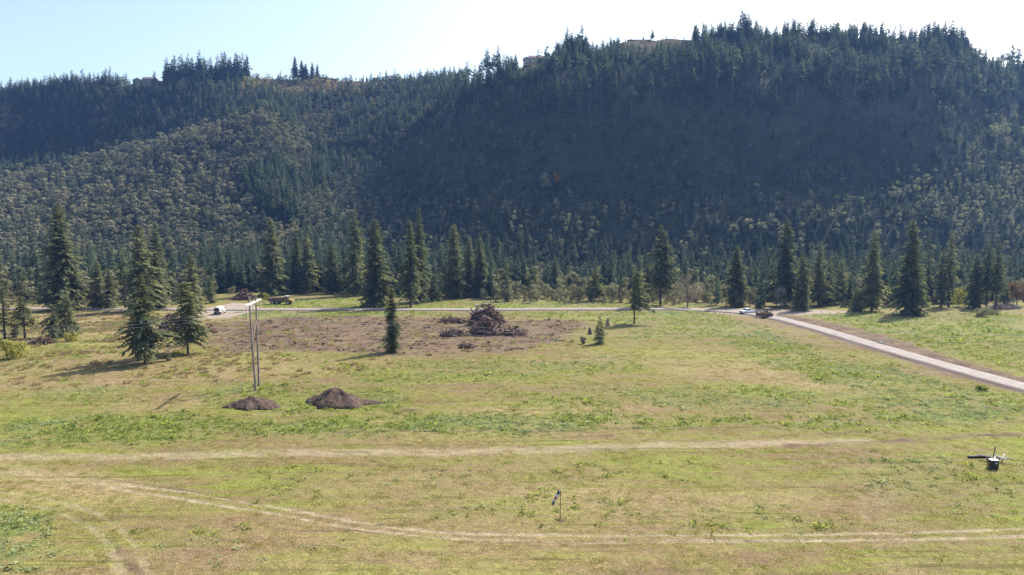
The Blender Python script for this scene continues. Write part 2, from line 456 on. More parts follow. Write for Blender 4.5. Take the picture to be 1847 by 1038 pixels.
# ------------------------------------------------------------------ gravel road with raised shoulders
def road():
    t = NT("road_gravel"); p = t.pos(); lat = t.attr("lat"); sh = t.attr("shoulder")
    n1 = t.noise(p, 0.5, 4); n2 = t.noise(p, 7, 3, 0.7)
    c = t.ramp(t.math('ADD', t.math('MULTIPLY', n1, 0.6), t.math('MULTIPLY', n2, 0.4)), [(0.33, (0.19, 0.168, 0.152)), (0.68, (0.31, 0.28, 0.255))])
    # pale wheel paths
    w = t.math('ABSOLUTE', t.math('SUBTRACT', t.math('ABSOLUTE', lat), 0.5))
    c = t.mix(t.rng(w, 0.05, 0.3, 0.0, 0.42), c, (0.185, 0.155, 0.135))
    d = t.ramp(n2, [(0.3, (0.085, 0.065, 0.055)), (0.7, (0.16, 0.125, 0.10))])
    c = t.mix(sh, c, d)
    M['road'] = t.bsdf(c, 0.92, t.bump(n2, 0.06, 0.8), 0, 0.25)
    P = ROAD; T = np.gradient(P, axis=0); T /= np.linalg.norm(T, axis=1)[:, None]
    Nn = np.stack([T[:, 1], -T[:, 0]], 1)
    prof = [(-3.6, -0.45, -1, 1), (-2.65, 0.27, -1, 1), (-2.45, 0.31, -1, 0.3), (-1.25, 0.35, -0.5, 0), (0, 0.39, 0, 0), (1.25, 0.35, 0.5, 0), (2.45, 0.31, 1, 0.3), (2.65, 0.27, 1, 1), (3.6, -0.45, 1, 1)]
    V, la, sd_ = [], [], []
    for i in range(len(P)):
        z0 = float(gz(*P[i])) * 0.5
        for (o, z, a, b) in prof:
            wob = 0.6 * (vn(P[i, 0] * 0.7 + o, P[i, 1] * 0.7, 77) - 0.5) if abs(o) > 2.4 else 0
            q = P[i] + Nn[i] * (o + wob)
            V.append((q[0], q[1], z0 + z)); la.append(a); sd_.append(b)
    me = mesh_np("gravel_road", V, grid_faces(len(P), len(prof)), [M['road']])
    attr(me, "lat", la); attr(me, "shoulder", sd_)
    o = props(link("road", me), "gravel road along the tree line that bends toward the camera", "road", None, "structure")
    if True:  # keep upward normals
        me.flip_normals() if me.polygons[len(me.polygons) // 2].normal.z < 0 else None
    return o
road()

# ------------------------------------------------------------------ hills
HCOLS = [  # photo column, then (distance, photo row) pairs from the foot to the ridge
    (-700, [(500, 445), (580, 385), (660, 335), (724, 315), (755, 260), (805, 185)]),
    (-250, [(500, 440), (590, 375), (670, 332), (724, 316), (755, 255), (805, 170)]),
    (0,    [(500, 435), (590, 370), (680, 326), (724, 316), (755, 250), (802, 168)]),
    (120,  [(500, 432), (580, 368), (670, 310), (715, 298), (745, 240), (795, 155)]),
    (300,  [(490, 428), (560, 355), (640, 280), (690, 262), (730, 210), (785, 147)]),
    (480,  [(490, 425), (550, 345), (605, 270), (650, 222), (690, 209), (790, 142)]),
    (570,  [(490, 428), (570, 360), (640, 300), (690, 265), (735, 212), (795, 140)]),
    (700,  [(490, 428), (560, 350), (640, 280), (690, 235), (735, 200), (800, 146)]),
    (790,  [(475, 415), (530, 330), (572, 260), (615, 210), (700, 195), (780, 147)]),
    (822,  [(468, 411), (520, 328), (560, 255), (598, 205), (640, 178), (700, 170), (785, 147)]),
    (850,  [(463, 408), (512, 325), (548, 250), (575, 200), (600, 165), (622, 152), (700, 150), (785, 147)]),
    (890,  [(458, 400), (502, 325), (538, 250), (562, 195), (582, 150), (602, 131)]),
    (1000, [(455, 398), (494, 332), (514, 255), (531, 190), (560, 130), (600, 93)]),
    (1130, [(455, 398), (494, 330), (513, 250), (530, 175), (562, 110), (602, 72)]),
    (1200, [(455, 398), (494, 330), (513, 250), (530, 170), (564, 105), (604, 67)]),
    (1350, [(455, 398), (494, 330), (513, 250), (530, 168), (566, 102), (606, 62)]),
    (1550, [(456, 398), (496, 330), (515, 250), (533, 172), (568, 105), (608, 66)]),
    (1700, [(460, 402), (504, 332), (528, 255), (548, 185), (580, 120), (618, 74)]),
    (1760, [(462, 404), (512, 330), (555, 262), (588, 200), (615, 140), (638, 95)]),
    (1847, [(465, 408), (525, 330), (575, 270), (620, 215), (660, 165), (700, 128)]),
    (2100, [(470, 412), (540, 335), (600, 275), (650, 225), (700, 180), (760, 150)]),
    (2700, [(470, 415), (540, 345), (610, 285), (660, 240), (720, 195), (790, 165)]),
]
DG = np.concatenate([np.linspace(405, 860, 229), np.linspace(866, 1240, 40)])
_cu, _cz = [], []
for px, prof in HCOLS:
    ds = [405, 425] + [p[0] for p in prof]
    zs = [-3.0, 3.0] + [float(z_at(p[1], p[0], px)) for p in prof]
    rd_, rz_ = ds[-1], zs[-1]
    ds += [rd_ + 12, rd_ + 60, rd_ + 250, 1300]; zs += [rz_ - 1, rz_ - 8, rz_ - 30, rz_ - 60]
    _cu.append(float(ray(px, 250)[0])); _cz.append(np.interp(DG, ds, zs))
_cu = np.array(_cu); _cz = np.array(_cz)
HU = np.linspace(_cu[0], _cu[-1], 420)
HZ = np.empty((len(DG), len(HU)))
for j in range(len(DG)):
    HZ[j] = np.interp(HU, _cu, _cz[:, j])
for _ in range(5):      # round the folds
    HZ[1:-1, :] = 0.25 * HZ[:-2, :] + 0.5 * HZ[1:-1, :] + 0.25 * HZ[2:, :]
    HZ[:, 1:-1] = 0.25 * HZ[:, :-2] + 0.5 * HZ[:, 1:-1] + 0.25 * HZ[:, 2:]
UU, DDm = np.meshgrid(HU, DG)
HX, HY = UU * DDm, DDm
up = sstep(10, 50, HZ)
HZ = HZ + up * (9.0 * (fbm(HX, HY, 75, 101, 3) - 0.5) + 5.0 * (fbm(HX, HY, 22, 111, 3) - 0.5))

def hz(x, y):
    """hill height at world points"""
    x = np.asarray(x, float); y = np.asarray(y, float)
    u = x / y
    fi = np.clip((u - HU[0]) / (HU[1] - HU[0]), 0, len(HU) - 1.001)
    fj = np.clip(np.interp(y, DG, np.arange(len(DG))), 0, len(DG) - 1.001)
    i, j = fi.astype(int), fj.astype(int); a, b = fi - i, fj - j
    return (HZ[j, i] * (1 - a) + HZ[j, i + 1] * a) * (1 - b) + (HZ[j + 1, i] * (1 - a) + HZ[j + 1, i + 1] * a) * b

def hill_material():
    t = NT("hill_ground"); p = t.pos()
    n1 = t.noise(p, 0.02, 4); n2 = t.noise(p, 0.25, 5, 0.65)
    f = t.math('ADD', t.math('MULTIPLY', n1, 0.5), t.math('MULTIPLY', n2, 0.5))
    c = t.ramp(f, [(0.36, (0.022, 0.030, 0.020)), (0.5, (0.038, 0.044, 0.028)), (0.64, (0.065, 0.060, 0.040))])
    c = t.mix(t.attr("brush"), c, t.ramp(n2, [(0.35, (0.065, 0.048, 0.030)), (0.65, (0.14, 0.098, 0.055))]))
    return t.bsdf(c, 0.95, t.bump(n2, 1.5, 1.0), 0, 0.1)
M['hill'] = hill_material()
me = mesh_np("hills", np.stack([HX.ravel(), HY.ravel(), HZ.ravel()], 1), grid_faces(*HZ.shape), [M['hill']], None, True)
hpx, hpy = to_px(HX, HY, HZ)
brush = ((hpx > 360) & (hpx < 660) & (hpy < 166)) * 1.0 + ((hpx > 900) & (hpx < 1010) & (hpy < 128)) * 0.8 + ((hpx > 1120) & (hpx < 1260) & (hpy < 84)) * 0.5 + ((hpx > 230) & (hpx < 330) & (hpy < 155)) * 0.3
for _ in range(3):
    brush[1:-1, 1:-1] = (brush[:-2, 1:-1] + brush[2:, 1:-1] + brush[1:-1, :-2] + brush[1:-1, 2:]) / 4
attr(me, "brush", brush.ravel())
props(link("hills", me), "steep forested ridge behind the valley", "hills", None, "structure")

def ridge(px, back=0.0):
    """place on the skyline of the hills under a photo column"""
    u = float(ray(px, 120)[0])
    d = DG[DG < 900]
    z = hz(u * d, d)
    k = int(np.argmax((z - CAM_H) / d))
    return u * (d[k] + back), d[k] + back, float(hz(np.array([u * (d[k] + back)]), np.array([d[k] + back]))[0])

# ------------------------------------------------------------------ plants
def kites(P, Dr, Sd, L, W):
    """leaf sprays: root, two sides, tip"""
    mid = P + Dr * (L * 0.45)[:, None]
    V = np.stack([P, mid + Sd * W[:, None], P + Dr * L[:, None], mid - Sd * W[:, None]], 1)
    return V.reshape(-1, 3), np.arange(len(P) * 4).reshape(-1, 4)

def norm(a): return a / (np.linalg.norm(a, axis=-1, keepdims=True) + 1e-9)

def conifer_crown(rng, H, Rm, bare=0.08, gap=0.6, per=6, kn=4, droop=0.35, rough=0.3, lop=0.0, lopang=0.0, kw=0.34, full=0.8, size=1.0):
    z = np.arange(bare * H, H * 0.985, gap)
    z = np.repeat(z, per) + rng.uniform(-gap * .5, gap * .5, len(z) * per)
    t = np.clip((z - bare * H) / (H - bare * H), 0, 1)
    n = len(z)
    az = rng.uniform(0, 2 * np.pi, n)
    shape = (1 - t) ** full * np.minimum(1, 0.62 + 2.6 * t)
    s1, s2, s3 = rng.uniform(0, 6, 3)
    lob = 1 + rough * (0.5 * np.sin(2 * az + z / H * 9 + s1) + 0.6 * np.sin(z * 2.1 / (gap * 4) + s2 + az) + 0.5 * np.sin(3 * az + s3))
    L = Rm * shape * lob * rng.uniform(0.55, 1.1, n) * (1 + lop * np.cos(az - lopang)) + 0.12 * Rm * 0.5
    L = np.maximum(L, 0.05 * Rm)
    pitch = 0.55 * t - 0.12 + rng.normal(0, 0.08, n)
    k = n * kn
    idx = np.repeat(np.arange(n), kn)
    s = np.tile((np.arange(kn) + 0.6) / kn, n) * 0.95
    az_, L_, pi_, z_, t_ = az[idx], L[idx], pitch[idx], z[idx], t[idx]
    out = np.stack([np.cos(az_), np.sin(az_), 0 * az_], 1)
    dz = L_ * (np.tan(pi_) * s - droop * (1 - 0.7 * t_) * s * s)
    P = out * (L_ * s * 0.92)[:, None]; P[:, 2] = z_ + dz
    side = np.where(np.tile(np.arange(kn) % 2, n) == 0, 1, -1) * rng.uniform(0.35, 1.0, k)
    side = np.where(np.tile(np.arange(kn) == kn - 1, n), side * 0.25, side)
    a2 = az_ + side
    slope = np.tan(pi_) - 2 * droop * (1 - 0.7 * t_) * s - rng.uniform(0.0, 0.35, k)
    Dr = norm(np.stack([np.cos(a2), np.sin(a2), slope], 1))
    Sd = norm(np.stack([-np.sin(a2), np.cos(a2), rng.normal(0, 0.55, k)], 1))
    Lk = (L_ * (0.62 - 0.30 * s) + 0.3 * gap) * rng.uniform(0.75, 1.25, k) * size
    V, F = kites(P, Dr, Sd, Lk, Lk * kw * rng.uniform(0.8, 1.3, k))
    # leader
    V2, F2 = kites(np.array([[0, 0, H * 0.955]] * 3), np.array([[0, 0, 1.0]] * 3),
                   norm(np.array([[1, 0, 0], [0.5, .87, 0], [-.5, .87, 0.0]])), np.full(3, H * 0.05), np.full(3, H * 0.006))
    return np.vstack([V, V2]), np.vstack([F, F2 + len(V)])

def trunk_mesh(rng, H, r, n=8, lean=(0, 0), stubs=0, bare=0.2, k=6):
    mb = MB()
    zz = np.linspace(0, 1, k)
    pts = [(lean[0] * t * t * H + 0.0, lean[1] * t * t * H, H * t - (0.4 if t == 0 else 0)) for t in zz]
    mb.tube(pts, [r * (1.25 if t == 0 else 1) * (1 - 0.94 * t) for t in zz], n)
    for i in range(stubs):
        z = rng.uniform(0.04, max(bare * 1.2, 0.1)) * H; a = rng.uniform(0, 6.28); L = rng.uniform(.5, 2.2)
        mb.tube([(0, 0, z), (math.cos(a) * L, math.sin(a) * L, z - 0.2 * L)], [0.05, 0.012], 4)
    return mb

def conifer(label, px, py, top, hw, bare=0.08, dens=1.0, rough=0.3, lop=0.0, lopang=0.0, full=0.68, group=None, seed=0, name="conifer_tree", mat='needle', droop=0.35, cat="conifer", trunk_r=1.0, base=None, fat=1.0):
    rng = np.random.default_rng(1000 + seed)
    if base is None:
        x, y = G(px, py); z = float(gz(x, y)) - 0.1
    else: x, y, z = base
    H = float(z_at(top, y, px)) - z
    Rm = hw / FPX * y * 1.12
    root = thing(name, label, cat, (x, y, z), 0, group)
    gap = max(0.22, H / 84) / (dens ** 0.5)
    V, F = conifer_crown(rng, H, Rm, bare, gap, max(4, int(round(7 * dens))), 10 if H > 12 else 7, droop, rough, lop, lopang, 0.21, full, 0.62)
    link("crown", mesh_np("crown", V, F, [M[mat]]), root)
    trunk_mesh(rng, H * 0.97, (0.011 * H + 0.05) * trunk_r, 8, (0, 0), int(14 * bare * 4) if H > 8 else 0, bare).build("trunk", M['bark'], root)
    return root

def leafy_crown(rng, H, Rw, base, nl=10, n=420, size=0.55, squash=1.0):
    """clumps of small leaf faces on many lobes"""
    c = []
    for i in range(nl):
        a = rng.uniform(0, 6.28); rr = Rw * math.sqrt(rng.uniform(0, 1)) * 0.72; zz = base + (H - base) * rng.uniform(0.12, 0.86)
        w = 1 - 0.55 * abs((zz - base) / (H - base) - 0.42)
        c.append((math.cos(a) * rr * w, math.sin(a) * rr * w, zz))
    c = np.array(c)
    lr = Rw * rng.uniform(0.30, 0.55, nl)
    k = rng.integers(0, nl, n)
    v = norm(rng.normal(0, 1, (n, 3)))
    rad = lr[k] * rng.uniform(0.55, 1.05, n)
    P = c[k] + v * rad[:, None] * np.array([1, 1, 0.8 * squash])
    P[:, 2] = np.clip(P[:, 2], base * 0.6, H)
    nrm = norm(v + rng.normal(0, 0.45, (n, 3)) + np.array([0, 0, 0.25]))
    Dr = norm(np.cross(nrm, rng.normal(0, 1, (n, 3)))); Sd = np.cross(nrm, Dr)
    L = size * rng.uniform(0.6, 1.3, n)
    V, F = kites(P - Dr * (L * .5)[:, None], Dr, Sd, L, L * 0.42)
    return V, F, c

def leafy(label, px, py, top, hw, mat, name="leafy_tree", cat="tree", base=0.15, seed=0, n=1500, nl=16, size=None, group=None, bark='bark', twigs=10, at=None, trunk_n=1):
    rng = np.random.default_rng(5000 + seed)
    if at is None:
        x, y = G(px, py); z = float(gz(x, y)) - 0.1
    else: x, y, z = at
    H = float(z_at(top, y, px)) - z; Rw = hw / FPX * y
    root = thing(name, label, cat, (x, y, z), 0, group)
    V, F, c = leafy_crown(rng, H, Rw, base * H, nl, n, size or 0.075 * H + 0.18)
    link("crown", mesh_np("crown", V, F, [M[mat]]), root)
    mb = MB(); r = 0.014 * H + 0.05
    for q in range(trunk_n):
        o = (rng.normal(0, .25), rng.normal(0, .25)) if trunk_n > 1 else (0, 0)
        mb.tube([(o[0], o[1], -0.3), (o[0] * 1.5, o[1] * 1.5, H * .35), (o[0] * 2, 0, H * .7)], [r, r * .7, r * .25], 7)
    for p in c[:twigs]:
        z0 = max(0.12 * H, p[2] * 0.45)
        mb.tube([(0, 0, z0), (p[0] * .5, p[1] * .5, z0 + (p[2] - z0) * .6), tuple(p)], [r * .45, r * .3, r * .1], 5)
    mb.build("trunk", M[bark], root)
    return root

# sources for the woods that read as one mass (kept out of the scene; the woods draw them)
def source(name, V, F, mats, mi=None):
    return bpy.data.objects.new(name, mesh_np(name, V, F, mats, mi))

def src_conifer(seed, H, Rm, bare, gap, per, kn, mat, **kw):
    rng = np.random.default_rng(seed)
    V, F = conifer_crown(rng, H, Rm, bare, gap, per, kn, **kw)
    r = 0.011 * H + 0.04; a = np.arange(5) * 2 * np.pi / 5
    ring = np.stack([np.cos(a), np.sin(a)], 1)
    TV = np.vstack([np.c_[ring * r * 1.2, np.full(5, -2.0)], np.c_[ring * r * .15, np.full(5, H * .95)]])
    TF = np.array([[i, (i + 1) % 5, (i + 1) % 5 + 5, i + 5] for i in range(5)])
    return source("wood_conifer", np.vstack([V, TV]), np.vstack([F, TF + len(V)]), [M[mat], M['bark_pale'] if bare > .4 else M['bark']], np.r_[np.zeros(len(F)), np.ones(5)])

def src_leafy(seed, H, Rw, base, nl, n, size, mat, bark='bark_pale'):
    rng = np.random.default_rng(seed)
    V, F, c = leafy_crown(rng, H, Rw, base * H, nl, n, size)
    r = 0.012 * H + 0.04; a = np.arange(5) * 2 * np.pi / 5
    ring = np.stack([np.cos(a), np.sin(a)], 1)
    TV = np.vstack([np.c_[ring * r * 1.2, np.full(5, -1.5)], np.c_[ring * r * .3, np.full(5, H * .75)]])
    TF = np.array([[i, (i + 1) % 5, (i + 1) % 5 + 5, i + 5] for i in range(5)])
    return source("wood_leafy", np.vstack([V, TV]), np.vstack([F, TF + len(V)]), [M[mat], M[bark]], np.r_[np.zeros(len(F)), np.ones(5)])

def scatter(name, label, cat, P, rot, scl, idx, sources, zs=None, tilt=0.0):
    """one mass of plants drawn at the points P"""
    P = np.asarray(P, np.float32)
    me = bpy.data.meshes.new(name); me.vertices.add(len(P)); me.vertices.foreach_set("co", P.ravel())
    o = link(name, me)
    rng = np.random.default_rng(len(P))
    n = len(P)
    S = np.stack([scl, scl, scl if zs is None else scl * zs], 1)
    E = np.stack([rng.normal(0, tilt, n), rng.normal(0, tilt, n), rot], 1)
    for nm, A in (("scl", S), ("eul", E)):
        a = me.attributes.new(nm, 'FLOAT_VECTOR', 'POINT'); a.data.foreach_set("vector", np.asarray(A, np.float32).ravel())
    a = me.attributes.new("idx", 'INT', 'POINT'); a.data.foreach_set("value", np.asarray(idx, np.int32))
    for m in dict.fromkeys(m for s in sources for m in s.data.materials): me.materials.append(m)
    col = bpy.data.collections.new(name + "_kinds")
    for i, s in enumerate(sources):
        s.name = "kind_%02d_%s" % (i, name); col.objects.link(s)
    g = bpy.data.node_groups.new(name, 'GeometryNodeTree')
    g.interface.new_socket("Geometry", in_out='INPUT', socket_type='NodeSocketGeometry')
    g.interface.new_socket("Geometry", in_out='OUTPUT', socket_type='NodeSocketGeometry')
    nd = g.nodes.new; L = g.links.new
    gi, go = nd("NodeGroupInput"), nd("NodeGroupOutput")
    ci = nd("GeometryNodeCollectionInfo"); ci.inputs["Collection"].default_value = col
    ci.inputs["Separate Children"].default_value = True; ci.inputs["Reset Children"].default_value = True
    iop = nd("GeometryNodeInstanceOnPoints"); iop.inputs["Pick Instance"].default_value = True
    def at(nm, tp):
        x = nd("GeometryNodeInputNamedAttribute"); x.data_type = tp; x.inputs["Name"].default_value = nm; return x.outputs[0]
    e2r = nd("FunctionNodeEulerToRotation")
    L(at("eul", 'FLOAT_VECTOR'), e2r.inputs[0])
    L(gi.outputs[0], iop.inputs["Points"]); L(ci.outputs[0], iop.inputs["Instance"])
    L(at("idx", 'INT'), iop.inputs["Instance Index"]); L(e2r.outputs[0], iop.inputs["Rotation"]); L(at("scl", 'FLOAT_VECTOR'), iop.inputs["Scale"])
    L(iop.outputs[0], go.inputs[0])
    md = o.modifiers.new("plants", 'NODES'); md.node_group = g
    return props(o, label, cat, None, "stuff")

# ------------------------------------------------------------------ woods that read as masses
rngW = np.random.default_rng(7)
FIR = [src_conifer(11 + i, 18, 3.0 + 0.5 * (i % 3), 0.06 + 0.05 * (i % 2), 0.85, 6, 3, 'needle_far', rough=0.35, size=1.1, full=.72) for i in range(5)]
FIRB = [src_conifer(31 + i, 24, 2.6 + 0.4 * i, 0.52 + 0.06 * i, 0.7, 5, 3, 'needle_far', rough=0.5, full=0.6, size=1.15) for i in range(3)]
FIRM = [src_conifer(41 + i, 22, 3.2 + 0.5 * (i % 3), 0.05 + 0.06 * i, 0.62, 6, 4, 'needle_far', rough=0.35) for i in range(4)]
ALD = [src_leafy(51 + i, 12, 3.6, 0.22, 7, 300, 1.0, 'decid') for i in range(4)]
DRK = [src_leafy(61 + i, 10, 3.2, 0.12, 8, 230, 0.85, 'decid_dark') for i in range(3)]
PAL = [src_leafy(71 + i, 10, 3.0, 0.12, 9, 240, 0.80, 'decid_pale') for i in range(3)]
YEL = [src_leafy(81 + i, 8, 3.2, 0.05, 7, 180, 0.85, 'yellow') for i in range(2)]
THK = [src_leafy(91 + i, 6, 2.6, 0.08, 9, 380, 0.50, 'thicket', 'bark_pale') for i in range(3)]
CON_SRC, LEA_SRC = FIR + FIRB + FIRM, ALD + DRK + PAL + YEL + THK
oF, oB, oM = 0, 5, 8
oA, oD, oP, oY, oT = 0, 4, 7, 10, 12

g = 3.9
gx, gy = np.meshgrid(np.arange(-840, 840, g), np.arange(428, 900, g))
gx = (gx + rngW.uniform(-.48, .48, gx.shape) * g).ravel(); gy = (gy + rngW.uniform(-.48, .48, gy.shape) * g).ravel()
k = np.abs(gx / gy) < 0.98
gx, gy = gx[k], gy[k]; gzz = hz(gx, gy)
px, py = to_px(gx, gy, gzz)
r1, r2, r3 = rngW.random(len(gx)), rngW.random(len(gx)), rngW.random(len(gx))
n1 = fbm(gx, gy, 40, 201, 3); n2 = fbm(gx, gy, 18, 211, 3)
def pin(poly, wob=14):
    P = np.array(poly, float)
    return inside_dist(px, py, P) + (n2 - .5) * 2 * wob > 0
hump = pin([(-900, 380), (0, 338), (130, 306), (300, 262), (400, 233), (480, 216), (560, 252), (572, 290), (520, 340), (470, 400), (400, 440), (-900, 470)])
fircl = pin([(430, 330), (500, 300), (545, 340), (540, 420), (470, 420)], 8)
brushy = pin([(355, 128), (670, 128), (670, 164), (560, 174), (440, 166), (355, 156)], 8)
houses = pin([(228, 100), (300, 100), (300, 172), (228, 168)], 4) | pin([(905, 136), (940, 90), (1000, 80), (1008, 112), (960, 140)], 4) | pin([(1120, 30), (1256, 30), (1256, 84), (1120, 92)], 3)
right = px > np.interp(py, [100, 150, 240, 340, 440], [865, 850, 760, 610, 560])
typ = np.full(len(gx), -1); sc = np.ones(len(gx)); zs = np.ones(len(gx))
def put(mask, t, lo, hi, z=1.0):
    m = mask & (typ == -1)
    typ[m] = t; sc[m] = lo + (hi - lo) * r3[m]; zs[m] = z
T_F, T_B, T_A, T_D, T_P, T_Y, T_T, T_0 = 0, 1, 2, 3, 4, 5, 6, 99
put(houses & (r1 < .22), T_D, .2, .4); put(houses, T_0, 1, 1)
put(brushy & (r1 < 0.25), T_Y, .3, .7); put(brushy & (r1 < 0.5), T_D, .3, .65); put(brushy & (r1 < 0.58), T_F, .3, .55); put(brushy, T_0, 1, 1)
put(fircl & (r1 < .8), T_F, .8, 1.25)
put(hump & (r1 < .20 + .2 * (n1 > .5)), T_A, .8, 1.25); put(hump & (r1 < .50), T_A, .42, .8); put(hump & (r1 < .545), T_F, .5, 1.0); put(hump & (r1 < .62), T_D, .5, .9); put(hump, T_0, 1, 1)
L = ~right
ald = (n1 > np.where(px > 590, 0.46, 0.60))
put(L & (py > 360) & (r1 < .6), T_A, .7, 1.0); put(L & (py > 360) & (r1 < .75), T_F, .5, .9)
put(L & (px > 590) & (py > 270) & (r1 < .13), T_P, .5, .7); put(L & (px > 590) & (py > 270) & (r1 < .55), T_D, .4, .75); put(L & (px > 590) & (py > 270) & (r1 < .72), T_F, .4, .8); put(L & (px > 590) & (py > 270), T_0, 1, 1)
put(L & ald & (r1 < .5), T_A, .55, .95); put(L & ald & (r1 < .60), T_Y, .5, .8)
put(L & (r1 < .80), T_F, .62, 1.05)
put(L, T_0, 1, 1)
edge = pin([(1690, 190), (1760, 215), (2700, 190), (2700, 460), (1400, 460), (1380, 400), (1560, 380), (1640, 330), (1700, 270)], 12)
put(edge & (r1 < .15), T_P, .55, 1.15); put(edge & (r1 < .25), T_D, .5, .9); put(edge & (r1 < .60), T_F, .36, .6); put(edge & (r1 < 1.1), T_D, .28, .5); put(edge, T_0, 1, 1)
low = (px > 1062) & (px < 1262) & (py < 104); put(low & (r1 < .5), T_F, .32, .55); put(low & (r1 < .8), T_D, .3, .5); put(low, T_0, 1, 1)
up1 = py < 128 + 22 * (n2 - .5)
gapn = n2 > 0.57
put(up1 & gapn & (r1 < .35), T_D, .35, .6); put(up1 & gapn & (r1 < .42), T_Y, .4, .6); put(up1 & ~gapn & (r1 < .70), T_F, .48, .92); put(up1 & (r1 < .85), T_D, .3, .5); put(up1, T_0, 1, 1)
up2 = py < 205 + 50 * (n1 - .5)
put(up2 & (n2 > .46) & (r1 < .30), T_B, .75, 1.1); put(up2 & (r1 < .42), T_F, .6, 1.05); put(up2 & (r1 < .72), T_D, .3, .6); put(up2, T_0, 1, 1)
mid = py < 372 + 40 * (n1 - .5)
put(mid & (r1 < .28), T_F, .32, .58); put(mid & (r1 < .48), T_D, .5, .98); put(mid & (r1 < .515), T_P, .45, .8); put(mid & (r1 < .72), T_D, .22, .36); put(mid, T_0, 1, 1)
put((r1 < .34), T_F, .34, .62); put((r1 < .46), T_D, .4, .85); put((r1 < .62), T_P, .5, .95); put(r1 < 1.1, T_D, .28, .5); put(typ == -1, T_0, 1, 1)
# nothing far behind the skyline
hu = gx / gy
ru = np.linspace(-1, 1, 241); rdv = []
for u_ in ru:
    dd_ = DG[DG < 900]; zz_ = hz(u_ * dd_, dd_); rdv.append(dd_[int(np.argmax((zz_ - CAM_H) / dd_))])
ok = (typ != T_0) & (gy < np.interp(hu, ru, rdv) + 14)
gx, gy, gzz, typ, sc, zs, px, py = [a[ok] for a in (gx, gy, gzz, typ, sc, zs, px, py)]
pts = [[gx, gy, gzz, typ, sc]]

# skyline clumps: columns from, to, number, height in photo rows
RIDGE = [(0, 100, 22, 16), (92, 135, 8, 26), (130, 215, 22, 24), (175, 212, 10, 34), (298, 372, 44, 46), (374, 446, 42, 42), (560, 640, 8, 9), (640, 850, 26, 14), (800, 850, 8, 20),
         (862, 905, 16, 26), (893, 940, 22, 30), (1002, 1062, 36, 34), (1010, 1050, 12, 40), (1060, 1130, 14, 12), (1250, 1322, 30, 34), (1335, 1366, 12, 48), (1366, 1410, 12, 26), (1410, 1480, 34, 38),
         (1480, 1545, 22, 24), (1550, 1590, 22, 42), (1590, 1655, 18, 22), (1655, 1745, 44, 42), (1745, 1847, 26, 30), (1850, 2100, 40, 30), (-300, 0, 40, 22)]
rx, ry, rz, rs = [], [], [], []
for a, b, n, h in RIDGE:
    for q in range(n):
        c = rngW.uniform(a, b); x, y, z = ridge(c, rngW.uniform(-9, 10))
        rx.append(x); ry.append(y); rz.append(z - .3); rs.append(h / FPX * y / 18 * rngW.uniform(.55, 1.1) * (.88 if c > 1060 else 1))
pts.append([np.array(rx), np.array(ry), np.array(rz), np.full(len(rx), T_F), np.array(rs)])

# flood plain between the field and the foot of the slope
def wood_edge(pxs):
    e = np.interp(pxs, [-700, 0, 200, 330, 400, 470, 600, 700, 860, 900, 1100, 1250, 1330, 1450, 1640, 1720, 1847, 2600], [560, 553, 554, 548, 534, 530, 531, 538, 540, 548, 551, 554, 551, 556, 560, 552, 548, 548])
    return G(pxs, e)[1]
g = 4.1
fx, fy = np.meshgrid(np.arange(-430, 430, g), np.arange(255, 432, g))
fx = (fx + rngW.uniform(-.48, .48, fx.shape) * g).ravel(); fy = (fy + rngW.uniform(-.48, .48, fy.shape) * g).ravel()
fp, _ = to_px(fx, fy, 0 * fx)
dpt = fy - wood_edge(fp)
k = (dpt > 2) & (np.abs(fx / fy) < 1.0)
fx, fy, fp, dpt = fx[k], fy[k], fp[k], dpt[k]
q1, q2, q3 = rngW.random(len(fx)), rngW.random(len(fx)), rngW.random(len(fx))
m1 = fbm(fx, fy, 22, 301, 3)
typ = np.full(len(fx), T_0); sc = np.ones(len(fx))
def putf(mask, t, lo, hi):
    m = mask & (typ == T_0); typ[m] = t; sc[m] = lo + (hi - lo) * q3[m]
T_M = 7
front = dpt < 10 + 22 * (m1 - .4)
conz = np.interp(fp, [0, 150, 220, 330, 390, 420, 600, 880, 930, 1300, 1340, 1847], [.16, .25, .24, .25, .85, 1.0, .95, .65, .32, .32, .52, .52])
midc = (fp > 890) & (fp < 1320)
putf(front & (q1 < .38), T_T, .3, .8); putf(front & (q1 < .42) & ~midc, T_D, .3, .5); putf(front & (q1 < .49) & ~midc, T_F, .25, .75)
sparse = midc & (dpt < 45)
putf(sparse & (q1 < .55), T_T, .6, 1.25); putf(sparse & (q1 < .61), T_A, .5, .8); putf(sparse & (q1 < .635), T_F, .4, .8)
rest = ~front & ~sparse
putf(rest & (q1 < conz * .8), T_M, .48, .98); putf(rest & (fp > 880) & (q1 < conz * .8 + .16), T_P, .6, 1.0); putf(rest & (fp > 880) & (q1 < conz * .8 + .30), T_D, .6, 1.1); putf(rest & (q1 < conz * .8 + .40), T_A, .65, 1.05); putf(rest & (q1 < conz * .8 + .48), T_T, .8, 1.4); putf(rest & (q1 < conz * .8 + .50), T_D, .6, 1.0)
sc = np.where((typ == T_M) & (fp > 890), sc * 0.90, sc)
k = typ != T_0
fz = np.maximum(hz(fx, np.maximum(fy, 405.0)), gz(fx, fy) - 0.5)
fz = np.where(fy > 405, fz, gz(fx, fy) - 0.5)
pts.append([fx[k], fy[k], fz[k], typ[k], sc[k]])
WX, WY, WZ, WT, WS = [np.concatenate([p[i] for p in pts]) for i in range(5)]
rr = rngW.random(len(WX)); rot = rngW.uniform(0, 6.28, len(WX))
pickn = lambda o, n: o + np.minimum((rr * n).astype(int), n - 1)
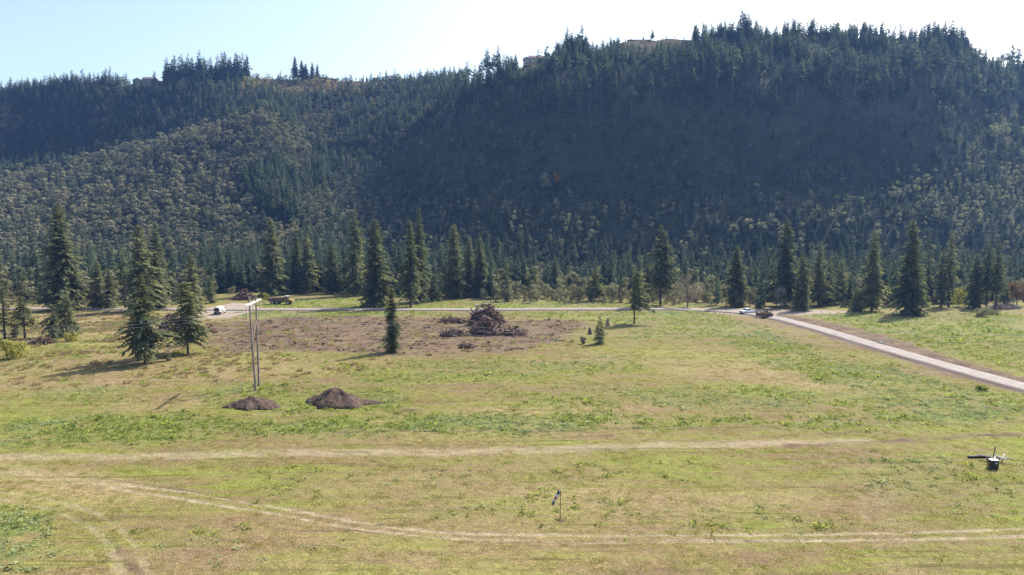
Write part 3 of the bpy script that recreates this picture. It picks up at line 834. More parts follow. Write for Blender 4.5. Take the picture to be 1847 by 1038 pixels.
idx = np.select([WT == T_F, WT == T_B, WT == T_M, WT == T_A, WT == T_D, WT == T_P, WT == T_Y, WT == T_T],
                [pickn(oF, 5), pickn(oB, 3), pickn(oM, 4), pickn(oA, 4), pickn(oD, 3), pickn(oP, 3), pickn(oY, 2), pickn(oT, 3)])
isc = np.isin(WT, [T_F, T_B, T_M])
zvar = np.random.default_rng(3).uniform(.82, 1.22, len(WX))
far = WY > 430
PW = np.stack([WX, WY, WZ], 1)
for nm, lab, cat, m, S in (("conifer_forest", "dark blue-green conifer forest covering the steep ridge", "forest", far & isc, CON_SRC),
                           ("leafy_forest", "olive and tan leafy woods covering the hillside spur and lower slopes", "forest", far & ~isc, LEA_SRC),
                           ("conifer_woods", "mixed conifers massed on the flat between field and hillside", "woods", ~far & isc, CON_SRC),
                           ("leafy_undergrowth", "tan leafy thicket and alders filling the flat behind the field edge", "undergrowth", ~far & ~isc, LEA_SRC)):
    used = sorted(set(idx[m].tolist())); remap = {a: i for i, a in enumerate(used)}
    srcs = []
    for a in used:
        s = S[a]; srcs.append(s.copy() if s.users_collection else s)
    scatter(nm, lab, cat, PW[m], rot[m], WS[m], [remap[a] for a in idx[m].tolist()], srcs, zvar[m], 0.02)
print("wood instances", len(WX))

# ------------------------------------------------------------------ weeds and grass of the field
def tuft(seed, n, R0, h0, h1, w, mat, spread=0.5, leafy_=False):
    r = np.random.default_rng(seed)
    a = r.uniform(0, 6.28, n); q = R0 * np.sqrt(r.random(n))
    P = np.stack([np.cos(a) * q, np.sin(a) * q, np.full(n, -0.03)], 1)
    b = r.uniform(0, 6.28, n)
    if leafy_:
        P[:, 2] = r.uniform(0, h1 * .6, n)
        Dr = norm(np.stack([np.cos(b), np.sin(b), r.uniform(-.1, 1.0, n)], 1))
    else:
        Dr = norm(np.stack([np.cos(b) * spread, np.sin(b) * spread, np.ones(n)], 1))
    Sd = norm(np.cross(Dr, r.normal(0, 1, (n, 3))))
    L = r.uniform(h0, h1, n)
    V, F = kites(P, Dr, Sd, L, L * w)
    return source("tuft", V, F, [M[mat]])
rngG = np.random.default_rng(99)
def field_points(n, d0, d1, um=0.86):
    d = np.sqrt(rngG.uniform(d0 * d0, d1 * d1, n)); u = rngG.uniform(-um, um, n)
    return u * d, d
wx, wy = field_points(330000, 54, 320)
wm = masks(wx, wy)
keep = (rngG.random(len(wx)) < np.clip(wm['weed'], 0, 1) * 0.66) & (wm['rd'] > 4.2)
wx, wy = wx[keep], wy[keep]
pale_n = fbm(wx, wy, 14, 401, 2)
ii = np.where(pale_n + rngG.normal(0, .06, len(wx)) > .56, 4, 0) + rngG.integers(0, 4, len(wx)) * 1
ii = np.where(ii >= 4, 4 + ii % 2, ii)
scatter("weeds", "bright green broad-leaved weeds growing in bands across the field", "weeds", np.stack([wx, wy, gz(wx, wy)], 1), rngG.uniform(0, 6.28, len(wx)),
        np.exp(rngG.normal(-.42, .38, len(wx))), ii, [tuft(i, 18, .50, .14, .42, .26, 'weed', leafy_=True) for i in range(4)] + [tuft(10 + i, 18, .50, .14, .42, .26, 'weed_pale', leafy_=True) for i in range(2)], None, .1)
print("weeds", len(wx))
tx, ty = field_points(110000, 54, 190)
tm = masks(tx, ty)
tn = fbm(tx, ty, 2.2, 411, 3, 1.5)
keep = (rngG.random(len(tx)) < sstep(.40, .70, tn) * .5 + .2) & (tm['dirt'] < .3) & (tm['gravel'] < .2) & (tm['pale'] < .25) & (tm['rd'] > 4.2)
tx, ty = tx[keep], ty[keep]
scatter("grass", "short dry yellow-green grass of the field", "grass", np.stack([tx, ty, gz(tx, ty)], 1), rngG.uniform(0, 6.28, len(tx)),
        rngG.uniform(.6, 1.3, len(tx)), rngG.integers(0, 4, len(tx)), [tuft(20 + i, 34, .50, .07, .20, .12, 'grass' if i < 3 else 'weed', .8) for i in range(4)], None, .05)
print("grass", len(tx))

bx_, by_ = field_points(60000, 120, 262)
bm_ = masks(bx_, by_)
br = np.zeros(len(bx_))
for P, w in ((STRAW[6][0], 1.0), (STRAW[0][0], .5), (CLEARING, .16)):
    br = np.maximum(br, w * sstep(-4, 4, inside_dist(bx_, by_, P)))
keep = (rngG.random(len(bx_)) < br * sstep(.42, .62, fbm(bx_, by_, 6, 421, 3, 1.5)) * .5) & (bm_['rd'] > 5) & (bm_['gravel'] < .2)
bx_, by_ = bx_[keep], by_[keep]
M['dry'] = leaf("dry_stalks", (0.17, 0.125, 0.065), (0.36, 0.29, 0.16), .35, (1.2, 1.15, .9))
scatter("dry_brush", "tall dry tan grass and scrub by the clearing and left field", "brush", np.stack([bx_, by_, gz(bx_, by_)], 1), rngG.uniform(0, 6.28, len(bx_)),
        rngG.uniform(.5, 1.5, len(bx_)), rngG.integers(0, 4, len(bx_)), [tuft(40 + i, 36, .55, .25, .65, .12, 'dry' if i < 3 else 'weed', .7) for i in range(4)], None, .05)
print("brush", len(bx_))

cx_, cy2_ = field_points(60000, 150, 245)
cm_ = masks(cx_, cy2_)
keep = (rngG.random(len(cx_)) < cm_['dirt'] * .30 * (inside_dist(cx_, cy2_, CLEARING) > -4) * sstep(.4, .6, fbm(cx_, cy2_, 5, 431, 3))) & (cm_['rd'] > 4.5)
cx_, cy2_ = cx_[keep], cy2_[keep]
M['chips'] = leaf("wood_chips", (0.060, 0.042, 0.032), (0.24, 0.18, 0.13), .0, None, .3)
scatter("wood_debris", "broken roots, chips and clods strewn over the bare clearing", "debris", np.stack([cx_, cy2_, gz(cx_, cy2_) + .05], 1), rngG.uniform(0, 6.28, len(cx_)),
        np.exp(rngG.normal(-.75, .5, len(cx_))), rngG.integers(0, 3, len(cx_)), [tuft(60 + i, 14, .55, .15, .55, .30, 'chips', 1.6) for i in range(3)], None, .1)
print("debris", len(cx_))
# ------------------------------------------------------------------ conifers one can tell apart along the field
GA = "tall conifers along the field edge"
CONIFERS = [  # label, photo column, base row, top row, half width, options
    ("thin dark conifer cut by the photo's left border, bare below its narrow top", 9, 615, 462, 13, dict(bare=.12, dens=.6, rough=.6)),
    ("sparse see-through conifer second from the left border, bare lower trunk", 45, 613, 487, 24, dict(bare=.22, dens=.4, rough=.7)),
    ("short young conifer standing between the two thin trees by the left border", 28, 611, 556, 13, dict(bare=.06)),
    ("huge broad conifer, tallest on the far left, with long pale bare trunk showing", 114, 560, 366, 43, dict(bare=.05, dens=1.1, rough=.25, full=.75)),
    ("ragged lopsided conifer in front of the huge left one, heavy limbs hanging to the left", 125, 608, 532, 28, dict(bare=.20, lop=.5, lopang=3.3, rough=.5, droop=.6)),
    ("low drooping young conifer leaning out beside the ragged lopsided one", 101, 612, 560, 20, dict(bare=.05, lop=.45, lopang=3.6, droop=.7)),
    ("tall dark conifer rising behind the pair that stand out in the left field", 256, 562, 405, 33, dict(bare=.05, rough=.3)),
    ("slim conifer with long naked pale trunk left of the tall dark one", 226, 558, 443, 15, dict(bare=.42, dens=.6, rough=.5)),
    ("dense conifer touching the right side of the tall dark one in the left field edge", 284, 558, 450, 25, dict(bare=.04)),
    ("tall pointed conifer peeping over the dense one behind the left field pair", 286, 545, 405, 24, dict(bare=.1)),
    ("broad wide-skirted conifer out in the left field casting a long shadow", 262, 656, 494, 35, dict(bare=.15, rough=.45, full=.62, dens=.9, lop=.12, lopang=0)),
    ("slighter conifer grown into the left side of the broad wide-skirted one", 249, 651, 535, 25, dict(bare=.2, rough=.6, dens=.7, lop=.3, lopang=3.1)),
    ("rounded conifer on a short bare trunk, out in the field beside the stump pile", 339, 637, 509, 32, dict(bare=.20, full=.5, rough=.4)),
    ("conifer directly behind the rounded one beside the stump pile", 348, 572, 459, 23, dict(bare=.05)),
    ("small dark conifer left of the white tank truck's pad", 380, 547, 497, 13, dict(bare=.04)),
    ("squat dark conifer in the gap right of the huge left conifer", 178, 556, 470, 18, dict(bare=.04)),
    ("bushy dark conifer right of the squat one in the gap", 199, 557, 484, 16, dict(bare=.03)),
    ("broad conifer with wide skirt rising over the yellow dump truck's tail", 492, 534, 397, 30, dict(bare=.05, rough=.3)),
    ("blue-green conifer just right of the one over the dump truck", 536, 529, 412, 20, dict(bare=.08)),
    ("paler conifer right of the yellow dump truck's cab", 555, 530, 422, 21, dict(bare=.1)),
    ("shorter conifer midway between dump truck and the tall bare-footed conifers", 600, 530, 438, 20, dict(bare=.08)),
    ("tall straight conifer left of the wide one that stands by the road", 641, 534, 377, 25, dict(bare=.06)),
    ("wide conifer with visible trunk standing at the road's far edge, casting shadow on it", 678, 553, 394, 34, dict(bare=.05, rough=.25, full=.7)),
    ("tall slender-crowned conifer on a thick trunk at the road, right of the wide one", 741, 554, 395, 23, dict(bare=.13, rough=.4)),
    ("tallest pointed conifer in the middle group, just behind the thick-trunked one", 757, 545, 372, 27, dict(bare=.06, full=.9)),
    ("low bushy conifer at the foot of the tallest pointed one", 784, 543, 512, 16, dict(bare=.0)),
    ("full cone-shaped conifer beyond the far grass strip, left of a joined pair", 820, 538, 404, 25, dict(bare=.05)),
    ("narrow left tree of the joined pair of conifers beyond the stump heap", 846, 534, 426, 17, dict(bare=.08)),
    ("rounder right tree of the joined pair of conifers beyond the stump heap", 866, 536, 428, 21, dict(bare=.06)),
    ("slender small conifer standing alone at the near edge of the brown clearing", 708, 636, 519, 18, dict(bare=.04, dens=1.3, full=.5, rough=.35)),
    ("smallest lone conifer on the green field beside the pale snag", 1082, 620, 568, 15, dict(bare=.06, dens=1.2, full=.6)),
    ("lopsided conifer on a bare stem this side of the road, boughs toward its right", 1144, 585, 481, 19, dict(bare=.27, lop=.62, lopang=0.0, dens=.8, rough=.5)),
    ("tall conifer with high crown and bare lower trunk left of the pale twiggy tree", 1191, 552, 404, 28, dict(bare=.24, rough=.4, dens=.8)),
    ("thin-topped conifer with wide lower boughs in the tan thicket", 1074, 544, 459, 18, dict(bare=.08, dens=.7, rough=.5, full=1.1)),
    ("sparse dying conifer deep in the tan thicket right of the stump heap", 964, 536, 481, 14, dict(bare=.2, dens=.4, rough=.7)),
    ("blue-green conifer in the thicket between the sparse one and the thin-topped one", 1001, 530, 464, 14, dict(bare=.06)),
    ("thin conifer at the left end of the tan thicket", 912, 538, 467, 14, dict(bare=.1, dens=.6, rough=.5)),
    ("spindly young conifer behind the road left of the bare-stemmed lopsided one", 1118, 546, 504, 8, dict(bare=.1, dens=.6, rough=.6)),
    ("dim conifer behind the lopsided one across the road", 1168, 545, 474, 18, dict(bare=.06)),
    ("dark stout conifer behind the parked white pickup, left side", 1327, 554, 442, 24, dict(bare=.06)),
    ("towering broad-shouldered conifer behind the bulldozer", 1416, 552, 395, 31, dict(bare=.12, rough=.35, full=.7)),
    ("mid-height grey-green conifer right of the towering one", 1446, 560, 460, 22, dict(bare=.06, dens=.8)),
    ("narrow tall conifer two to the right of the towering one", 1476, 552, 434, 19, dict(bare=.12, dens=.8, rough=.4)),
    ("faded thin conifer between the narrow tall one and the bushy young one", 1495, 550, 464, 15, dict(bare=.1, dens=.6)),
    ("dim short conifer left of the bushy young one on the right", 1516, 547, 468, 16, dict(bare=.1, dens=.7)),
    ("bushy young conifer with no bare trunk left of a tall dark-stemmed one", 1545, 562, 520, 19, dict(bare=.0, dens=1.2)),
    ("tall conifer with thick dark stem showing, right of the bushy young one", 1572, 561, 414, 23, dict(bare=.08, rough=.4)),
    ("massive dark symmetric conifer at the right field edge, its shadow on the grass", 1640, 568, 395, 34, dict(bare=.03, dens=1.2, rough=.22, full=.8)),
    ("thin high-crowned conifer tight against the massive dark one's right", 1672, 550, 420, 13, dict(bare=.3, dens=.6, rough=.5)),
    ("mid-size conifer in the gap right of the massive dark one", 1697, 553, 450, 16, dict(bare=.15, dens=.8)),
    ("tall conifer with clean pole-like trunk beside the yellow shrub", 1711, 553, 414, 16, dict(bare=.35, dens=.7, rough=.45)),
    ("dense blue conifer right of the yellow shrub", 1758, 555, 458, 21, dict(bare=.03)),
    ("left of two pole-straight tall conifers near the brush heap", 1779, 555, 427, 15, dict(bare=.28, dens=.7, rough=.4)),
    ("right of two pole-straight tall conifers near the brush heap, thicker trunk", 1796, 557, 432, 17, dict(bare=.25, dens=.8, rough=.4)),
    ("green bushy small conifer between the brush heap and the pole-straight pair", 1812, 552, 500, 12, dict(bare=.02)),
]
for i, (lab, px, py, top, hw, kw) in enumerate(CONIFERS):
    conifer(lab, px, py, top, hw, group=GA, seed=i, **kw)

# seedlings in the clearing
for i, (px, py, h, w, lab) in enumerate([(547, 597, 10, 5, "tiny conifer seedling in the clearing, left one of three"), (591, 595, 9, 4, "tiny conifer seedling in the clearing, middle one of three"),
                                         (678, 598, 8, 4, "tiny conifer seedling in the clearing, nearest the slender lone tree")]):
    conifer(lab, px, py, py - h, w, 0.0, 1.0, group="conifer seedlings in the clearing", seed=200 + i, name="conifer_seedling", cat="seedling")

# conifers standing free on the skyline
def skyline_conifer(label, px, h, hw, seed, back=0, **kw):
    x, y, z = ridge(px, back)
    top = float(to_px(x, y, z)[1]) - h
    conifer(label, px, 0, top, hw, seed=seed, base=(x, y, z - .4), group="conifers standing free on the skyline", mat='needle_far', **kw)
skyline_conifer("lone conifer on the bare skyline of the right hill", 1176, 20, 5.5, 301, bare=.25, full=.55)
skyline_conifer("small sparse conifer beside the gabled skyline house", 278, 24, 6, 302, bare=.1, dens=.6)
skyline_conifer("tallest conifer of the clump left of the flat-roofed skyline house", 532, 42, 8, 303, bare=.12)
skyline_conifer("second conifer from the left in the clump by the flat-roofed skyline house", 544, 33, 8, 304, bare=.1)
skyline_conifer("short full conifer in the middle of the clump by the flat-roofed skyline house", 551, 27, 7, 305, bare=.05)
skyline_conifer("thin conifer right of the middle in the clump by the flat-roofed skyline house", 563, 29, 6, 306, bare=.1)
skyline_conifer("last conifer on the right of the clump, rising behind the flat-roofed house", 572, 31, 6, 307, 8, bare=.1)

# ------------------------------------------------------------------ leafy trees and shrubs one can tell apart
GS = "shrubs along the field edge"
leafy("pale silvery twiggy tree with open crown behind the road", 1240, 556, 494, 27, 'twig', "twiggy_tree", "tree", .12, 1, 1700, 20, .42, twigs=20, bark='bark')
leafy("pinkish-tan shrub behind the white pickup", 1352, 552, 512, 17, 'thicket', "tan_shrub", "shrub", .05, 2, 1100, 12, .5, GS)
leafy("greyish-pink shrub at the foot of the towering conifer behind the bulldozer", 1408, 555, 512, 20, 'twig', "grey_shrub", "shrub", .05, 3, 1200, 12, .45, GS)
leafy("dark green bush beside the white pickup's tail", 1371, 556, 530, 12, 'decid_dark', "dark_bush", "shrub", .0, 4, 800, 9, .45, GS)
leafy("bright yellow-leaved shrub between pole-trunked conifers on the right", 1729, 552, 519, 21, 'yellow', "yellow_shrub", "shrub", .04, 5, 900, 12, .55, GS)
leafy("rust-brown leafy tree near the right border behind the brush heap", 1834, 551, 500, 22, 'rust', "rust_tree", "tree", .25, 6, 1300, 14, .55)
leafy("left clump of tan grassy brush on the far right field", 1768, 571, 557, 17, 'thicket', "grassy_shrub", "shrub", .0, 7, 700, 10, .45, GS)
leafy("right clump of yellowish brush on the far right field", 1786, 568, 553, 15, 'thicket', "grassy_shrub", "shrub", .0, 8, 700, 10, .45, GS)
leafy("yellow-green bush below the left border conifers", 24, 645, 612, 30, 'yellow', "yellow_bush", "shrub", .0, 9, 1500, 16, .42, GS)
leafy("bright yellow bush beside the broad conifer over the dump truck", 478, 541, 528, 9, 'yellow', "yellow_bush", "shrub", .0, 10, 500, 8, .5, GS)
leafy("little green bush left of the smallest lone conifer", 1052, 620, 608, 7, 'decid', "green_bush", "shrub", .0, 11, 450, 7, .35, GS)
leafy("low yellow-green brush by the foot of the ragged lopsided conifer", 128, 616, 602, 14, 'yellow', "yellow_bush", "shrub", .0, 12, 600, 9, .4, GS)
leafy("weedy green mound under the broad field conifer", 300, 650, 636, 14, 'decid', "green_bush", "shrub", .0, 14, 600, 9, .35, GS)
leafy("leafy green clump on the field's edge beside the right road", 1769, 704, 695, 13, 'weed', "green_bush", "shrub", .0, 15, 700, 14, .22, GS)
def slope_tree(label, px, py, h, hw, mat, seed, name, **kw):
    u = float(ray(px, py)[0]); d = DG[DG < 860]; z = hz(u * d, d); rows = to_px(u * d, d, z)[1]
    k = int(np.argmax(rows < py)); leafy(label, px, 0, py - h, hw, mat, name, "tree", .2, seed, 600, 10, 1.0, None, at=(u * d[k], d[k], float(z[k]) - .4), **kw)
slope_tree("pale cream-leaved tree alone on the dark shaded slope", 984, 347, 36, 14, 'decid_pale', 31, "pale_tree")
slope_tree("orange autumn tree beside the cream one on the dark slope", 1005, 342, 30, 8, 'autumn', 32, "autumn_tree")
slope_tree("pale leafy tree low on the right slope, left one of a trio", 1322, 430, 26, 12, 'decid_pale', 33, "pale_tree")
slope_tree("pale leafy tree low on the right slope, middle one of a trio", 1350, 426, 32, 11, 'decid_pale', 34, "pale_tree")
slope_tree("pale leafy tree low on the right slope, right one of a trio", 1377, 428, 27, 11, 'decid_pale', 35, "pale_tree")
slope_tree("broad pale treetop on the lit rib of the right slope", 1790, 250, 22, 26, 'decid_pale', 36, "pale_tree")

# ------------------------------------------------------------------ piles: earth, stumps, brush
def soil_material():
    t = NT("dug_soil"); p = t.n("ShaderNodeTexCoord").outputs["Object"]
    n1 = t.noise(p, 0.7, 5, .65); n2 = t.noise(p, 5.5, 4, .7)
    c = t.ramp(t.math('ADD', t.math('MULTIPLY', n1, .45), t.math('MULTIPLY', n2, .55)), [(.34, (.040, .026, .020)), (.5, (.085, .058, .044)), (.66, (.15, .106, .08))])
    return t.bsdf(c, .95, t.bump(n2, .22, 1.0), 0, .15)
M['soil'] = soil_material()
M['root'] = plain("root_wood", (0.115, 0.068, 0.050), .9, 0, .6, 1.5, .05)
M['deadwood'] = plain("dead_wood", (0.27, 0.20, 0.155), .9, 0, .45, 1.5, .03)
M['log'] = plain('stripped_logs', (0.20, 0.125, 0.09), .9, 0, .5, 1.2, .04)
M['palewood'] = plain("pale_peeled_wood", (0.52, 0.46, 0.38), .8, 0, .2, 2, .02)

def mound_mesh(name, rx, ry, h, seed, pk=(0, 0), rough=.25, tail=None, n=90, power=1.0, mat='soil'):
    a = np.linspace(-1.25, 1.25, n); A, B = np.meshgrid(a, a)
    X = A * rx; Y = B * ry
    th = np.arctan2(B, A)
    wob = 1 + .16 * np.sin(2 * th + seed) + .10 * np.sin(5 * th + 2 * seed) + .05 * np.sin(9 * th + seed)
    r = np.hypot(A - pk[0], B - pk[1]) / wob / (1 + .0 * A)
    edge = np.hypot(A, B) / wob
    z = np.clip(1 - np.maximum(edge, 0.3 * edge + .7 * r), 0, 1) ** power
    if tail: z = np.maximum(z, tail[1] * np.clip(1 - np.abs(B) / .5, 0, 1) * np.clip(1 - np.abs(A - tail[0]) / .9, 0, 1))
    Z = z * h
    on = sstep(0, .12, z)
    Z = Z + on * rough * ((fbm(X + 50, Y + 50, 1.6, seed, 3) - .5) * 1.6 + (fbm(X + 50, Y + 50, .45, seed + 9, 2) - .5) * 1.0) - (1 - on) * .5
    return mesh_np(name, np.stack([X.ravel(), Y.ravel(), Z.ravel()], 1), grid_faces(n, n), [M[mat]], None, False)

def heap_pos(px, py): x, y = G(px, py); return float(x), float(y), float(gz(x, y))

x, y, z = heap_pos(614, 727)
o = thing("dirt_mound", "larger dark brown dirt mound with steep peak and a long low tail to the right", "dirt mound", (x, y, z), 0, "dug earth mounds on the field")
link("earth", mound_mesh("earth", 5.9, 4.8, 3.3, 3, (-.36, 0), .28, (.75, .20)), o, (0, 0, 0))
x, y, z = heap_pos(454, 732)
o = thing("dirt_mound", "smaller flatter dark dirt mound at the foot of the wooden power pole frame", "dirt mound", (x, y, z), 0, "dug earth mounds on the field")
link("earth", mound_mesh("earth", 4.3, 3.4, 1.75, 8, (.1, .1), .28, None, 80, .8), o)

def root_mass(rng, n, rx, ry, h, lmin, lmax, r0, power=.8, stump=0, up=.3):
    """tangle of roots and limbs lying over a heap"""
    mb = MB()
    for i in range(n):
        a = rng.uniform(0, 6.28); q = math.sqrt(rng.random()) * .98
        px, py_ = math.cos(a) * q * rx, math.sin(a) * q * ry
        z = h * max(0, 1 - q) ** power * rng.uniform(.72, 1.05) * (.88 + .20 * math.sin(2 * a + 2.2) + .14 * math.sin(5 * a + rx)) + .1
        L = rng.uniform(lmin, lmax); b = rng.uniform(0, 6.28); e = rng.normal(up * .3, .35)
        d = Vector((math.cos(b) * math.cos(e), math.sin(b) * math.cos(e), math.sin(e))); k = Vector(rng.normal(0, .18, 3)) * L
        p = Vector((px, py_, z)); r = r0 * rng.uniform(.4, 1.3)
        mb.tube([p - d * L * .5, p + k * .5, p + d * L * .5 + k], [r, r * .8, r * .35], 5)
    for i in range(stump):   # root plates: short thick stem with radiating roots
        a = rng.uniform(0, 6.28); q = math.sqrt(rng.random()) * .85
        c = Vector((math.cos(a) * q * rx, math.sin(a) * q * ry, h * max(0, 1 - q) ** power + .2))
        ax = Vector(rng.normal(0, 1, 3)).normalized(); s = rng.uniform(.5, 1.0) * r0 * 5
        mb.tube([c - ax * s, c + ax * s], [s * .45, s * .38], 8)
        u = ax.orthogonal().normalized(); v = ax.cross(u)
        for j in range(9):
            w = j * .7 + rng.uniform(-.2, .2); d = u * math.cos(w) + v * math.sin(w)
            mb.tube([c - ax * s * .8, c - ax * s + d * s * .9, c - ax * s * 1.3 + d * s * rng.uniform(1.2, 1.9)], [s * .25, s * .16, s * .04], 5)
    return mb

def stump_pile(label, px, py, rx, ry, h, seed, n=150, stump=12, extra=None, group="heaps of torn-out stumps"):
    rng = np.random.default_rng(seed); x, y, z = heap_pos(px, py)
    o = thing("stump_pile", label, "stump pile", (x, y, z), 0, group)
    link("earth", mound_mesh("earth", rx, ry, h * .72, seed, (-.15, 0), 1.6, None, 70, .8), o)
    root_mass(rng, n, rx, ry, h, 1.0, 3.4, .17, .72, stump).build("roots", M['root'], o)
    root_mass(rng, n // 2, rx, ry, h * 1.0, 1.0, 5.4, .10, .7, 0, .9).build("broken_branches", M['deadwood'], o)
    if h > 2:     # the bigger stems, each one a piece of the heap
        for q in range(14 if h > 5 else 8):
            root_mass(rng, 1, rx * .95, ry * .95, h * .97, 1.8, 1.8 + h * .55, .36 if h > 5 else .26, .6, 0, 1.2).build('log', M['log'], o)
    return o, (x, y, z)
o, (bx, by, bz) = stump_pile("tall back heap of torn-out stumps and roots in the brown clearing", 878, 585, 5.6, 4.8, 7.0, 41, 330, 30)
stump_pile("low front heap of roots and soil before the tall stump heap", 876, 603, 4.9, 3.4, 4.3, 42, 200, 14)
stump_pile("flat litter of roots left of the tall stump heap", 817, 581, 4.6, 3.0, 1.2, 43, 130, 9)
stump_pile("small root litter left of the low front heap", 815, 605, 3.4, 2.2, 1.4, 44, 110, 7)
stump_pile("root litter trailing right of the low front heap", 925, 603, 3.6, 2.4, 1.7, 45, 110, 8)
stump_pile("half-hidden stump heap behind the rounded field conifer", 314, 603, 4.6, 4.4, 6.2, 46, 180, 16)
stump_pile("dark stump heap at the foot of the trees beyond the white tank truck", 440, 541, 3.9, 3.0, 3.9, 47, 120, 12)
stump_pile("small scatter of roots at the near edge of the clearing", 842, 628, 1.5, 1.0, .7, 48, 40, 3)
stump_pile("ragged root clod left of the clearing behind the field conifers", 376, 600, 1.8, 1.4, 1.2, 49, 50, 4)
stump_pile("low fallen brush under the left border conifers", 75, 620, 3.0, 1.6, .8, 50, 80, 2)
def loose_log(label, p, d, L, r, mat='palewood', n=9):
    o = props(MB().tube([(-L / 2, 0, 0), (0, 0, L * .01), (L / 2, 0, 0)], [r, r * .93, r * .8], n).build("log", M[mat]), label, "log", "logs on the stump heap")
    o.location = p; o.rotation_euler = d; return o
loose_log("pale peeled log sticking out left at the very top of the stump heap", (bx - 2.4, by - .6, bz + 6.2), (0, R(14), R(8)), 2.8, .27)
loose_log("short pale log end beside the top of the stump heap", (bx - .5, by - .2, bz + 6.75), (0, R(-6), R(20)), 1.3, .24)
loose_log("stubby pale log below the topmost one on the stump heap's left flank", (bx - 2.6, by - 1.8, bz + 4.6), (0, R(-28), R(-30)), 1.0, .30)
loose_log("thin grey log slanting down the front face of the stump heap", (bx + .2, by - 4.0, bz + 2.6), (0, R(38), R(-20)), 3.4, .13, 'deadwood')

x, y, z = heap_pos(1812, 557)
o = thing("brush_heap", "grey heap of cut branches at the right field edge", "brush heap", (x, y, z))
link("earth", mound_mesh("earth", 6.0, 3.0, 1.5, 5, (0, 0), .5, None, 50, .7), o)
root_mass(np.random.default_rng(77), 260, 6.0, 3.0, 2.1, 1.0, 3.2, .09, .7).build("branches", plain("grey_brush", (.20, .18, .17), .9, 0, .4, 2), o)

def stump(label, px, py, h, r, seed, name="tree_stump", mat='deadwood', lean=.0):
    rng = np.random.default_rng(seed); x, y, z = heap_pos(px, py)
    mb = MB(); n = 11; V = []
    for lv, (t, s) in enumerate([(-.1, 1.35), (.12, 1.05), (.45, .86), (.8, .62), (1.0, .30)]):
        for k in range(n):
            a = 2 * math.pi * k / n; q = r * s * (1 + .18 * math.sin(3 * a + seed)) * rng.uniform(.85, 1.15)
            V.append((math.cos(a) * q + lean * t * h, math.sin(a) * q, h * t * (1 if lv < 4 else rng.uniform(.86, 1.06))))
    F = [[l * n + k, l * n + (k + 1) % n, (l + 1) * n + (k + 1) % n, (l + 1) * n + k] for l in range(4) for k in range(n)] + [list(range(4 * n, 5 * n))]
    o = props(mb.add(V, F).build(name, M[mat], None, (x, y, z)), label, "stump", "old stumps on the field")
    return o
stump("tall pale weathered snag beside the smallest lone conifer", 1095, 590, 2.9, .62, 3, "broken_snag", 'deadwood', .05)
stump("short dark pointed stump left of the smallest lone conifer", 1065, 602, 1.9, .62, 5, mat='root', lean=-.1)
stump("grey stump between the two field conifers on the left", 309, 629, 1.6, .5, 7)
stump("little dark stump on the clearing's right side", 990, 577, .8, .45, 9, mat='root')
rng = np.random.default_rng(4)
x, y, z = heap_pos(1587, 621)
v = norm(rng.normal(0, 1, (40, 3))) * np.array([.75, .6, .45]) * rng.uniform(.85, 1.1, (40, 1))
me = bpy.data.meshes.new("boulder")
import bmesh
bm = bmesh.new(); [bm.verts.new(p) for p in v]; bmesh.ops.convex_hull(bm, input=bm.verts); bm.to_mesh(me); bm.free()
me.materials.append(plain("grey_stone", (.30, .28, .26), .9, 0, .3, 3, .03))
props(link("boulder", me, None, (x, y, z + .25)), "grey boulder lying in the bare soil beside the road", "boulder")

# ------------------------------------------------------------------ power line on a wooden pole frame
M['pole'] = plain("weathered_pole", (.23, .195, .17), .85, 0, .3, 1.2, .01)
M['arm'] = plain("pale_crossarm", (.50, .49, .47), .6, 0, .05, 2)
M['porcelain'] = plain("brown_insulator", (.11, .085, .07), .4, 0, .2, 2)
M['steel'] = plain("grey_steel", (.32, .32, .33), .45, .7, .2, 3)
M['wire'] = plain("bare_conductor", (.55, .55, .56), .4, .6, .1, 3)
p1, p2 = np.array([-46.4, 124.0]), np.array([-47.0, 128.2])
o = thing("power_pole", "two-legged wooden power pole frame with white crossarm over the dirt mounds", "power pole", (-46.7, 126, float(gz(-46.7, 126))))
for (qx, qy, lx) in ((-.55, -2.0, -.75), (-1.4, 1.9, -.12)):
    MB().tube([(qx, qy, -.5), (qx + lx * .5, qy, 8.5), (qx + lx, qy, 17.4)], [.21, .18, .14], 12).build("pole", M['pole'], o, smooth=False)
for s in (-1, 1):
    mb = MB(); mb.add([(-1.33 + s * .2 + e[0] * .09 - .94 * e[1], e[1] * 6.0, 16.15 + e[2] * .11) for e in [(-1, -1, -1), (1, -1, -1), (1, 1, -1), (-1, 1, -1), (-1, -1, 1), (1, -1, 1), (1, 1, 1), (-1, 1, 1)]],
                      [[3, 2, 1, 0], [4, 5, 6, 7], [0, 1, 5, 4], [1, 2, 6, 5], [2, 3, 7, 6], [3, 0, 4, 7]])
    mb.build("crossarm", M['arm'], o)
MB().tube([(-1.10, -2.0, 12.6), (-1.46, 1.9, 8.8)], .075, 6).build("brace", M['pole'], o)
MB().tube([(-.93, -2.0, 8.8), (-1.49, 1.9, 12.6)], .075, 6).build("brace", M['deadwood'], o)
ends = []
for e in (-.93, 0.0, .95):
    mb = MB(); cx, cyy = -1.33 - .94 * e, e * 6.0
    mb.tube([(cx, cyy, 16.0), (cx, cyy, 13.95)], .03, 5)
    for q in range(9): mb.tube([(cx, cyy, 15.7 - q * .19), (cx, cyy, 15.6 - q * .19)], [.05, .14], 9)
    mb.build("insulator", M['porcelain'], o); ends.append((cx - 46.7, cyy + 126, 13.95 + float(gz(-46.7, 126))))
